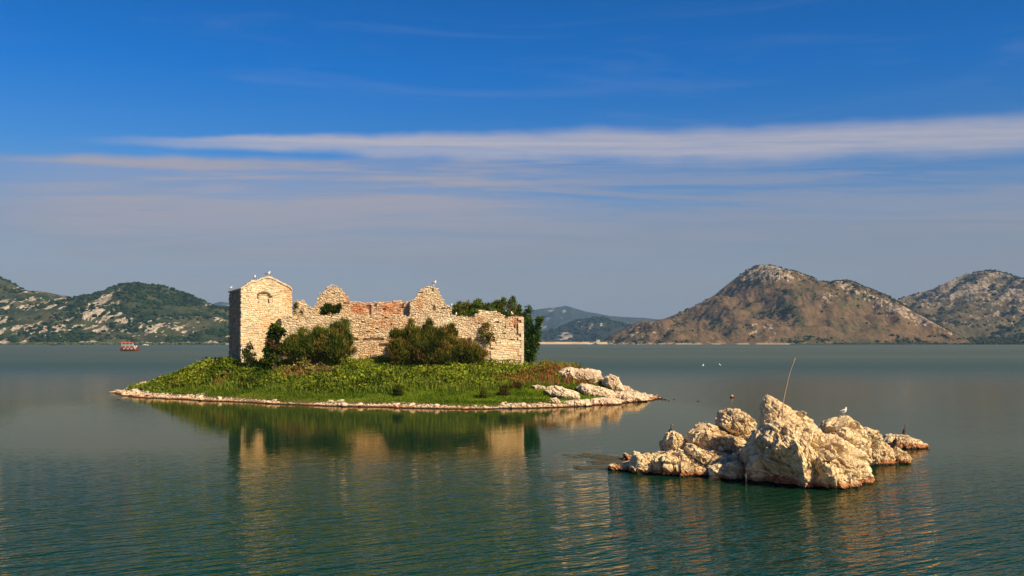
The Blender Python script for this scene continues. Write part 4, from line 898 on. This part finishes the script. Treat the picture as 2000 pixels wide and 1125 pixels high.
# ------------------------------------------------------------------ rocks
def rock(name, outline, Yw, dep, label, seed, mt=None, na=150, nr=40, rough=1.0, flute=0.0, ridge=None, group=None, step=1.0, back=1.0, cat='rock', pw=2.6):
    """boulder whose profile is the outline (photo pixels) at the distance where its foot meets the water, with real depth dep (metres) front to back"""
    Yc = Yw+dep*.75; s = Yc/F
    O = np.array([[ (px-1000)*s, CH+(HZ-py)*s ] for px, py in outline])
    cen = np.array([(O[:, 0].min()+O[:, 0].max())/2, O[:, 1].min()+(O[:, 1].max()-O[:, 1].min())*.45])
    dense = resample([tuple(q) for q in O], .04); ang = np.arctan2(dense[:, 1]-cen[1], dense[:, 0]-cen[0]); rd = np.linalg.norm(dense-cen, axis=1)
    th = np.linspace(-np.pi, np.pi, na, endpoint=False); Ro = np.zeros(na)
    for i, a in enumerate(th):
        dd_ = np.abs((ang-a+np.pi) % (2*np.pi)-np.pi); kk = dd_ < (2.2*np.pi/na+.01)
        Ro[i] = rd[kk].max() if kk.any() else rd[np.argmin(dd_)]
    V = []; sz = min(2.8, math.sqrt((O[:, 0].max()-O[:, 0].min())*(O[:, 1].max()-O[:, 1].min())))
    tt = np.concatenate([np.sin(np.linspace(0, np.pi/2, nr)), np.sin(np.linspace(np.pi/2, 0, nr))[1:]]); sd_ = np.concatenate([-np.ones(nr), np.ones(nr-1)])
    for j, (r, sg) in enumerate(zip(tt, sd_)):
        yy = sg*(1-r**pw)**(1/pw)*dep*(1 if sg < 0 else back)
        V.append(np.stack([cen[0]+Ro*r*np.cos(th), np.full(na, Yc+yy), cen[1]+Ro*r*np.sin(th)], 1))
    V = np.vstack(V)
    cy = V[:, 1]-Yc; fr = np.clip(-cy/dep, 0, 1)
    if ridge is not None:
        (ax, ay), (bx, by), amt, wl, wr = ridge
        lx = np.interp(V[:, 2], [CH+(HZ-by)*s, CH+(HZ-ay)*s], [(bx-1000)*s, (ax-1000)*s]); u = V[:, 0]-lx
        V[:, 1] -= fr**.5*amt*(1.6*np.exp(-(u/np.where(u < 0, wl, wr))**2)-.6)+.35*fr**.5*vnoise(np.stack([V[:, 0]/.9, V[:, 0]*0, V[:, 2]/1.6], 1), seed)
    # planar facets
    V[:, 1] += 0
    rs = np.random.default_rng(seed); c3 = np.array([cen[0], Yc, cen[1]])
    q = V-c3; q[:, 1] *= 1
    f1, f21, idc, tA = voro(V/(sz*.30)+seed*3.1, seed, True); f1b, f21b, idb, tB = voro(V/(sz*.12)+seed, seed+5, True)
    nrm = q/(np.linalg.norm(q, axis=1)[:, None]+1e-6)
    nrm = nrm*np.array([1, 1.3, 1]); nrm /= np.linalg.norm(nrm, axis=1)[:, None]+1e-6
    disp = sz*.06*((idc-.5)*1.0)*sstep(f21, 0, .25) - sz*.045*(1-sstep(f21, 0, .12)) + sz*.035*(idb-.5)*sstep(f21b, 0, .2) - sz*.022*(1-sstep(f21b, 0, .10))
    disp += sz*.18*tA+sz*.07*tB
    V_ = V@np.array([[.94, .1, .33], [-.05, 1, .02], [-.33, -.05, .94]]); f1c, f21c, idd = voro(V_/np.array([.30, .30, .55])+seed*2, seed+8); f1d, f21d, ide = voro(V_/np.array([.13, .13, .22])+seed*2, seed+9)
    disp += sz*.05*fbm(V/(sz*.4), 4, seed=seed+1)+.022*ridged(V_/np.array([.35, .35, .7]), 4, gain=.62, seed=seed+2)+.035*(idd-.5)*sstep(f21c, 0, .12)-.03*(1-sstep(f21c, 0, .10))
    pit = vnoise(V_/np.array([.22, .22, .3]), seed+11)*.5+vnoise(V/.5, seed+12)*.5; disp -= .09*sstep(pit, .36, .5)
    for k_ in range(5):                                          # long fracture lines across the block
        pn = rs.normal(0, 1, 3)*np.array([1, .4, .8]); pn /= np.linalg.norm(pn)
        dpl = (V-c3)@pn+rs.uniform(-.35, .35)*sz+.12*fbm(V/.7, 3, seed=seed+20+k_)
        disp += -.10*np.exp(-(dpl/.035)**2)+.05*(np.tanh(dpl/.05))
    if flute:
        fl = ridged(np.stack([(V[:, 0]+V[:, 2]*.30)/.85, V[:, 1]/1.8, V[:, 2]/3.2], 1), 4, gain=.5, seed=seed+3)
        disp += flute*(fl-.3)*np.clip(1.1-(V[:, 2]-1.5)/3.0, .25, 1)
    edge = np.interp(np.abs(cy)/dep, [0, .45], [.30, 1])
    V = V+nrm*(disp*rough*edge)[:, None]
    M = len(tt); idx = np.arange(M*na).reshape(M, na); nx_ = np.roll(idx, -1, axis=1)
    Fc = np.stack([idx[:-1].ravel(), nx_[:-1].ravel(), nx_[1:].ravel(), idx[1:].ravel()], 1)[:, ::-1]
    o = obj_from(name, V-c3, Fc, mt or M_ROCK, smooth=False)
    o.location = c3
    # weld the two poles
    tag(o, label, cat, group); return o
R = rock
R('boulder', [(1487, 880), (1480, 840), (1484, 812), (1487, 792), (1489, 777), (1496, 771), (1508, 775), (1530, 789), (1552, 801), (1568, 805), (1584, 818), (1593, 834), (1604, 870), (1590, 910), (1500, 910)],
  50.2, 1.1, 'smooth pale wedge rising behind the cane, the highest point of the rock cluster', 301, na=260, nr=70, rough=.5, pw=2.4, back=.9)
R('boulder', [(1481, 840), (1492, 828), (1508, 826), (1527, 830), (1548, 833), (1566, 829), (1584, 836), (1604, 843), (1630, 852), (1656, 868), (1680, 888), (1688, 915), (1690, 960), (1660, 985), (1560, 990), (1460, 975), (1452, 915), (1456, 880), (1468, 855)],
  48.5, 1.9, 'largest boulder with a fluted front and a deep shaded hollow on its left side', 300, na=420, nr=110, rough=.85, flute=.60, ridge=((1490, 830), (1588, 950), 1.2, 1.6, 3.4), back=.8, pw=2.0)
R('boulder', [(1600, 842), (1609, 827), (1622, 822), (1644, 818), (1662, 818), (1677, 828), (1683, 840), (1692, 856), (1694, 885), (1685, 930), (1620, 930), (1598, 900), (1594, 860)], 51.5, 1.4, 'pitted rounded boulder that carries the white gull', 302, na=260, nr=70, rough=0.85, pw=2.2)
R('boulder', [(1672, 850), (1680, 838), (1690, 833), (1709, 838), (1719, 849), (1722, 866), (1710, 905), (1680, 905), (1670, 880)], 54.5, 1.1, 'boulder with a dark hole behind the right shoulder of the largest rock', 303, na=170, nr=45, rough=0.8)
R('boulder', [(1677, 876), (1694, 860), (1716, 857), (1736, 868), (1745, 886), (1742, 925), (1700, 928), (1684, 905)], 56.6, 1.1, 'smooth scooped boulder just left of the cormorant with the wedge stone', 304, na=170, nr=45, rough=0.65)
R('boulder', [(1737, 905), (1741, 884), (1750, 873), (1766, 883), (1772, 896), (1768, 922), (1740, 924)], 57, .8, 'small wedge shaped stone under the nearer cormorant on the right', 305, na=120, nr=34, rough=0.7)
R('boulder', [(1722, 862), (1734, 852), (1754, 848), (1774, 850), (1786, 858), (1799, 864), (1806, 870), (1795, 885), (1761, 889), (1732, 884)], 65, 1.2, 'flat low rock at the far right tip under the upright cormorant', 306, na=170, nr=45, rough=0.5)
R('boulder', [(1402, 827), (1411, 815), (1426, 803), (1447, 805), (1466, 817), (1477, 829), (1474, 852), (1462, 866), (1436, 858), (1414, 842)], 54.2, 1.2, 'square topped boulder leaning just left of the tallest rock', 307, na=200, nr=55, rough=0.8)
R('boulder', [(1343, 858), (1355, 841), (1368, 832), (1382, 826), (1400, 832), (1423, 847), (1447, 854), (1455, 868), (1449, 888), (1404, 893), (1366, 886), (1346, 872)], 53.4, 1.5, 'big rounded cracked boulder left of centre in the rock cluster', 308, na=240, nr=62, rough=0.75)
R('boulder', [(1297, 876), (1298, 858), (1305, 849), (1314, 843), (1329, 849), (1342, 860), (1354, 874), (1350, 892), (1325, 896), (1303, 888)], 54.5, 1.0, 'upright grooved boulder that half hides the leftmost cormorant', 309, na=170, nr=46, rough=0.8)
R('stone', [(1287, 868), (1290, 860), (1296, 860), (1300, 868), (1298, 885), (1290, 884)], 55.5, .35, 'knob of stone stuck to the left of the upright grooved boulder', 310, na=70, nr=20, rough=0.6)
R('rock_slab', [(1337, 872), (1350, 868), (1370, 878), (1419, 885), (1428, 900), (1424, 918), (1390, 915), (1360, 905), (1342, 892)], 52, 1.1, 'slanting broken slab below the big rounded boulder', 311, na=190, nr=46, rough=0.9)
R('stone', [(1417, 892), (1432, 884), (1450, 880), (1458, 895), (1452, 925), (1425, 925)], 51.6, .8, 'brown streaked stone tucked against the shaded side of the tallest rock', 312, na=110, nr=32, rough=0.8)
R('boulder', [(1274, 930), (1271, 897), (1285, 890), (1299, 886), (1326, 882), (1348, 888), (1369, 901), (1379, 918), (1388, 930), (1380, 950), (1290, 952)], 51.8, 1.5, 'broad pitted rock mass with red blotches at the waterline', 313, na=260, nr=66, rough=1.0)
R('boulder', [(1228, 930), (1231, 908), (1242, 888), (1254, 887), (1266, 885), (1275, 893), (1279, 909), (1276, 945), (1230, 945)], 52.7, .9, 'upright smooth block with an orange foot left of the pitted rock mass', 314, na=160, nr=44, rough=0.65)
R('stone', [(1184, 925), (1187, 907), (1197, 904), (1206, 909), (1219, 904), (1232, 902), (1238, 910), (1236, 932), (1190, 932)], 54, .6, 'low orange stone at the far left end of the rock cluster', 315, na=120, nr=34, rough=0.7)
R('stone', [(1213, 900), (1220, 886), (1230, 889), (1240, 896), (1238, 908), (1216, 908)], 58.6, .5, 'small pointed stone standing behind the low orange one', 316, na=90, nr=26, rough=0.7)
R('boulder', [(1386, 914), (1408, 908), (1428, 905), (1440, 903), (1446, 920), (1456, 932), (1458, 955), (1425, 955), (1410, 935)], 50.2, .8, 'pale wedge rock with a red nose at the foot of the shaded hollow', 317, na=160, nr=44, rough=0.75)
R('stone', [(1680, 902), (1690, 896), (1697, 902), (1698, 918), (1684, 918)], 53.6, .4, 'rust red stone in the gap right of the tallest boulder', 318, na=80, nr=24, rough=0.5)
for i, (px, py, w, h, lab) in enumerate([(1430, 777, 5, 6, 'brown stone breaking the surface between the islet and the rock cluster'), (1317, 780, 3, 3, 'left of the tiny stones in the water off the right tip of the islet'), (1815, 879, 3, 4, 'tiny orange stone in the water right of the rock cluster'), (1306, 783, 3, 2, 'tiny dark stone nearest the right tip of the islet'), (1363, 784, 5, 2, 'dark sliver of rock awash in open water'), (232, 781, 4, 2, 'tiny pale stone awash below the left tip of the islet'), (1297, 781, 8, 2, 'dark weedy rock awash at the right tip of the islet')]):
    R('stone', [(px-w, py+3), (px-w*.8, py-h*.4), (px-w*.2, py-h), (px+w*.5, py-h*.6), (px+w, py+3), (px, py+6)], waterY(py), w*.025*waterY(py)/50+.1, lab, 330+i, na=50, nr=14)
# white slabs at the right end of the island
SR = [([(1090, 728), (1100, 721), (1112, 718), (1130, 721), (1152, 722), (1172, 726), (1176, 738), (1160, 748), (1120, 742), (1095, 740)], 128, 1.6, 'long white slab rising over the red weeds at the right end of the islet'),
      ([(1176, 748), (1182, 738), (1192, 732), (1206, 737), (1214, 750), (1218, 762), (1190, 766)], 125, 1.6, 'highest white rock near the right tip of the islet'),
      ([(1064, 760), (1070, 753), (1085, 750), (1100, 753), (1116, 759), (1131, 767), (1134, 778), (1105, 782), (1085, 775)], 115, 1.4, 'smooth white slab behind the round dark green bush'),
      ([(1128, 755), (1134, 748), (1148, 747), (1165, 751), (1184, 756), (1200, 764), (1204, 778), (1170, 778), (1140, 768)], 119, 1.4, 'white ledge in the middle of the right hand slabs'),
      ([(1196, 770), (1204, 763), (1222, 762), (1242, 763), (1256, 770), (1262, 780), (1250, 786), (1205, 786)], 118.5, 1.8, 'broad white slab at the right tip of the islet'),
      ([(1206, 758), (1216, 751), (1228, 752), (1236, 762), (1230, 770), (1208, 770)], 122.5, 1.2, 'small grey white rock behind the slab at the tip'),
      ([(1040, 752), (1050, 749), (1064, 753), (1068, 762), (1046, 764)], 117, .7, 'small white rock left of the smooth slab'),
      ([(1150, 785), (1156, 777), (1178, 774), (1204, 776), (1214, 786), (1200, 796), (1155, 796)], 113.5, 1.3, 'low white ledge along the waterline below the slabs'),
      ([(1098, 792), (1104, 781), (1124, 777), (1148, 779), (1154, 790), (1140, 800), (1104, 800)], 109.5, 1.3, 'pale ledge at the waterline under the round bush'),
      ([(1072, 785), (1076, 777), (1086, 776), (1094, 784), (1090, 792), (1076, 792)], 109, .6, 'small pale boulder on the turf edge left of the round bush'),
      ([(270, 752), (276, 745), (284, 742), (290, 748), (288, 760), (272, 760)], 137, .9, 'pale upright rock at the left end of the weeds'),
      ([(384, 784), (390, 777), (398, 777), (402, 784), (396, 790), (386, 790)], 117, .5, 'large rounded stone on the left part of the stony shore')]
for i, (ol, Y, dp, lab) in enumerate(SR):
    if i not in (0, 1): yb_ = max(q[1] for q in ol); ol = [(q[0], yb_-(yb_-q[1])*.85) for q in ol]
    pyb = max(q[1] for q in ol); pxm = sum(q[0] for q in ol)/len(ol); Y = hitY(pxm, pyb-3)-dp*.1
    R('rock_slab', ol, Y, dp, lab, 350+i, M_SHORE, na=150, nr=42, rough=.6, pw=3.0)
# stones of the shore: 300 single ones, the small rest as one rubble
def stone_mesh(seed):
    v, f = ico(); rs = np.random.default_rng(seed)
    for _ in range(2):
        mid = {}; vv = list(v); nf = []
        for a, b, c in f:
            m_ = []
            for (p, q) in ((a, b), (b, c), (c, a)):
                k = (min(p, q), max(p, q))
                if k not in mid: w = (vv[p]+vv[q]); w /= np.linalg.norm(w); mid[k] = len(vv); vv.append(w)
                m_.append(mid[k])
            nf += [[a, m_[0], m_[2]], [b, m_[1], m_[0]], [c, m_[2], m_[1]], m_]
        v = np.array(vv); f = np.array(nf)
    for _ in range(7):
        n_ = rs.normal(0, 1, 3); n_ /= np.linalg.norm(n_); h = rs.uniform(.5, .8); dt = v@n_; v = v-np.clip(dt-h, 0, None)[:, None]*n_
    v = v*(1+.10*fbm(v*1.6, 3, seed=seed)[:, None]); return v*np.array([1, .8, .62]), f
SM = [stone_mesh(k) for k in range(8)]
proto = []
rg = np.random.default_rng(91)
seg = SH[(SH[:, 1] < 141)]; nst = 300
cand = []
while len(cand) < 9500:
    p = seg[rg.integers(len(seg))]; q = p+rg.normal(0, .9, 2)+np.array([0, .55]); cand.append(q)
cand = np.array(cand); dd = sdist(cand[:, 0], cand[:, 1])
wide = np.interp(cand[:, 0], [-56, -50, -44, -38, -30, -22, -5, 5, 18], [3.6, 3.0, 2.5, 1.8, .8, 1.0, 1.7, 2.1, 2.2])*(1+.85*vnoise(np.stack([cand[:, 0]/1.6, cand[:, 1]/1.3, cand[:, 0]*0], 1), 19)); sparse = np.interp(cand[:, 0], [-44, -36, -30, -24, -20], [1, .6, .25, .6, 1])
k = (dd > -.55) & (dd < wide*1.05) & (rg.uniform(0, 1, len(dd)) < sparse); cand = cand[k]; dd = dd[k]
print('shore stones', len(cand))
hz_ = island_h(cand[:, 0], cand[:, 1], dd)
sz_ = np.concatenate([.13+.33*rg.uniform(0, 1, nst)**2.2, rg.uniform(.05, .16, max(0, len(cand)-nst))])[:len(cand)]
meshes = []
for k in range(8):
    v, f = SM[k]; o = obj_from('shore_stone', v, f, M_SHORE); meshes.append(o.data); bpy.data.objects.remove(o)
for i in range(min(nst, len(cand))):
    o = bpy.data.objects.new('shore_stone', meshes[i % 8]); C.objects.link(o); s = sz_[i]
    o.location = (cand[i, 0], cand[i, 1], max(hz_[i], -.05)+s*.22); o.rotation_euler = (rg.uniform(-.4, .4), rg.uniform(-.4, .4), rg.uniform(0, 6.28)); o.scale = (s*rg.uniform(.8, 1.4), s, s*rg.uniform(.7, 1.1))
    tag(o, 'pale limestone lump lying in the stony band along the front shore of the islet', 'stone', 'stones along the island shore')
b = MB()
for i in range(nst, len(cand)):
    v, f = SM[i % 8]; s = sz_[i]; a = rg.uniform(0, 6.28); cs, sn = math.cos(a), math.sin(a); w = v*s
    w = np.stack([w[:, 0]*cs-w[:, 1]*sn, w[:, 0]*sn+w[:, 1]*cs, w[:, 2]], 1); b.add(w+np.array([cand[i, 0], cand[i, 1], max(hz_[i], -.03)+s*.2]), f)
tag(b.build('shore_rubble', M_SHORE), 'small pale rubble filling the stony shore band of the islet', 'rubble', kind='stuff')
# weed mats awash left of the rock cluster
def f_weed(t):
    n = t.noise(pos(t), 3, 4, .7); out(t, pr(t, t.mix(n, (.035, .030, .010), (.12, .095, .035)), .5, .4, bump(t, n, .05)))
M_WEED = mat('wet weed', f_weed)
b = MB(); rg = np.random.default_rng(15)
for (px0, px1, py, n, th) in ((1120, 1225, 913, 110, .3), (1150, 1290, 903, 150, .5), (1150, 1300, 896, 120, .6), (1230, 1320, 888, 110, .6), (1095, 1180, 890, 30, .5), (1055, 1102, 929, 30, .15)):
    for _ in range(n):
        px = px0+(px1-px0)*rg.beta(2, 1.6); Y = waterY(py)+rg.normal(0, th); x = (px-1000)/F*Y; L = rg.uniform(.15, .6)
        v, f = ico(); b.add(v*np.array([L, rg.uniform(.03, .10), .018])+np.array([x, Y, .004]), f)
tag(b.build('weed_mat', M_WEED), 'brown water weed floating left of the rock cluster', 'water weed', kind='stuff')

# ------------------------------------------------------------------ pole, driftwood
p0 = W3(1527, 831, 49.6); p1 = W3(1553, 699, 49.6)
s = np.linspace(0, 1, 14)[:, None]; cpt = p0*(1-s)+p1*s; cpt[:, 0] -= (np.sin(s[:, 0]*np.pi)*.16); cpt[:, 0] += np.sin(s[:, 0]*14)*.012
cpt = np.vstack([cpt[0]-np.array([0, 0, .4]), cpt])
b = MB(); b.tube(cpt-p0, np.linspace(.032, .012, 15), 7)
o = b.build('thin_pole', plain('weathered cane', (.42, .30, .22), .7, .2, .2, 6), smooth=True); o.location = p0; tag(o, 'long thin weathered cane stuck upright in the tallest boulder', 'pole')
b = MB(); q = W3(276, 748, 137)
for (dx, dz, r) in ((-.9, .9, .04), (.6, 1.1, .035), (1.6, .9, .03), (-.3, 1.3, .03)): b.tube([(0, 0, -.3), (dx*.5, .1, dz*.6), (dx, .1, dz)], [r, r*.8, r*.3], 5)
o = b.build('dead_branch', M_WOOD, smooth=True); q[2] = float(gz(q[0], q[1])[0])+.1; o.location = q; tag(o, 'bare dead branch sticking up at the left end of the islet', 'branch')

# ------------------------------------------------------------------ birds
M_GW = plain('white plumage', (.82, .80, .76), .7, .2, .04, 20); M_GG = plain('grey wing', (.20, .21, .23), .7, .2, .1, 20); M_BK = plain('black plumage', (.018, .016, .015), .5, .4, .2, 20)
M_BILL = plain('yellow bill', (.62, .36, .05), .5, .4, .05, 9); M_CB = plain('brown breast', (.10, .06, .035), .7, .2, .2, 20)
bpy.context.view_layer.update(); _dg = bpy.context.evaluated_depsgraph_get()
def perch(px, py, Y, tol=3.0):
    """the crest under a bird: first rock or wall met when looking lower and lower along column px"""
    for k in range(120):
        q = py-18+k*.4; d = Vector(((px-1000)/F, 1, (HZ-q)/F)).normalized(); o = Vector((0, 0, CH))
        for _ in range(4):
            h = S.ray_cast(_dg, o, d)
            if not h[0]: break
            if abs(h[1].y-Y) < tol and h[4].name.split('.')[0] in ('boulder', 'stone', 'tower_wall', 'coping', 'gable', 'curtain_wall', 'inner_wall', 'quoins'):
                return np.array([h[1].x, h[1].y+.12, h[1].z])
            o = h[1]+d*.02
    return W3(px, py, Y)
def gull(px, py, Y, label, rz=0., group='gulls perched on the ruin', legs=True, s=1.0, float_=False):
    p = W3(px, py, Y) if float_ else perch(px, py, Y)
    if float_: p[2] = 0
    e = empty('gull', p, label, 'bird', group, rz); s *= 1.15; e.scale = (s, s, s*1.1)
    z = .10 if legs and not float_ else -.02
    b = MB(); b.tube([(-.24, 0, z+.07), (-.17, 0, z+.075), (-.08, 0, z+.09), (.02, 0, z+.11), (.09, 0, z+.14), (.125, 0, z+.19), (.135, 0, z+.235), (.145, 0, z+.27), (.15, 0, z+.305)], [.012, .045, .08, .092, .082, .055, .040, .043, .018], 12)
    b.build('body', M_GW, e, True)
    for sy in (-1, 1):
        w = MB(); w.tube([(.07, sy*.062, z+.14), (-.02, sy*.078, z+.125), (-.14, sy*.06, z+.10), (-.28, sy*.015, z+.075)], [.03, .065, .048, .008], 8, flat=.9); o = w.build('wing', M_GG, e, True)
        if legs and not float_:
            l = MB(); l.tube([(.01, sy*.035, z+.04), (.005, sy*.035, 0)], .008, 6); l.tube([(.005, sy*.035, .004), (.06, sy*.045, .004)], .009, 6, flat=.5); l.build('leg', M_BILL, e)
        ey = MB(); ey.tube([(.165, sy*.030, z+.272), (.165, sy*.040, z+.272)], .007, 6); ey.build('eye', M_BK, e)
    k = MB(); k.tube([(.17, 0, z+.268), (.215, 0, z+.262), (.232, 0, z+.252)], [.014, .010, .003], 6); k.build('beak', M_BILL, e)
    return e
def cormorant(px, py, Y, label, rz=0., s=1.0, breast=None):
    e = empty('cormorant', perch(px, py, Y, 1.6), label, 'bird', 'cormorants resting on the rocks', rz); e.scale = (s, s, s)
    b = MB(); b.tube([(-.12, 0, .02), (-.075, 0, .09), (-.03, 0, .17), (.015, 0, .27), (.035, 0, .34), (.03, 0, .40), (.015, 0, .46), (.03, 0, .52), (.055, 0, .555), (.085, 0, .56)], [.02, .06, .085, .088, .065, .038, .028, .027, .032, .014], 12)
    b.build('body', breast or M_BK, e, True)
    for sy in (-1, 1):
        w = MB(); w.tube([(.02, sy*.065, .33), (-.01, sy*.088, .26), (-.06, sy*.07, .14), (-.12, sy*.03, .04)], [.02, .05, .04, .01], 8); w.build('wing', M_BK, e, True)
        l = MB(); l.tube([(-.02, sy*.04, .12), (-.01, sy*.045, 0)], .013, 6); l.tube([(-.01, sy*.045, .005), (.07, sy*.06, .005)], .014, 6, flat=.4); l.build('leg', M_BK, e)
    t_ = MB(); t_.tube([(-.09, 0, .08), (-.17, 0, -.06)], [.04, .025], 8, flat=.4); t_.build('tail', M_BK, e)
    k = MB(); k.tube([(.085, 0, .56), (.14, 0, .572), (.158, 0, .560)], [.012, .008, .004], 6); k.build('beak', M_BILL, e)
    return e
gull(450, 565.5, 134, 'white gull perched on the far left corner of the tower', 1.2, s=1.25)
gull(497.5, 548, 127.6, 'white gull on the left slope of the tower gable', 1.8, s=1.35)
gull(523, 541, 128, 'white gull on the very peak of the tower', .3, s=1.35)
gull(848, 557.5, 137.5, 'white gull on the peak of the right gable', .5, s=1.35)
gull(882, 603.5, 136.5, 'white gull left of the green bushes behind the wall', 1.5, s=1.2)
gull(891, 614, 132.6, 'white gull on the wall top in front of the green bushes', 1.6, s=1.2)
gull(1000, 618, 135, 'white gull on the wall near its right corner', 1.9, s=1.4)
gull(1649, 819, 52.6, 'grey winged gull on the pitted rounded boulder', .25, 'gulls on the rocks and water', s=.88)
gull(1373, 716, waterY(716), 'left of the two gulls afloat on the open lake', 1.0, 'gulls on the rocks and water', s=2.0, float_=True)
gull(1406, 715, waterY(715), 'right of the two gulls afloat on the open lake', 2.0, 'gulls on the rocks and water', s=2.0, float_=True)
cormorant(1768, 850.5, 65.9, 'upright cormorant on the flat rock at the far right tip', -.6, 1.15, M_CB)
cormorant(1750, 872, 57.6, 'black cormorant on the wedge shaped stone right of the cluster', .3, 1.2)
cormorant(1313, 848, 55.4, 'cormorant half hidden behind the upright grooved boulder on the left', .4, 1.1).location += Vector((0, .5, -.30))

# ------------------------------------------------------------------ haze
def build_haze():
    b = MB(); b.box((0, 7200, 249), (18400, 14700, 502)); o = b.build('haze', None)
    m = bpy.data.materials.new('haze air'); m.use_nodes = True; t = NT(m.node_tree)
    v = t.n('ShaderNodeVolumePrincipled', {'Color': (.34, .62, 1.0), 'Density': HAZE, 'Anisotropy': 0.0})
    t.n('ShaderNodeOutputMaterial', {1: v.outputs[0]}); o.data.materials.append(m); tag(o, kind='stuff'); tag(o, 'thin blue haze over the lake and hills', 'haze')
HAZE = 5.2e-5
build_haze()
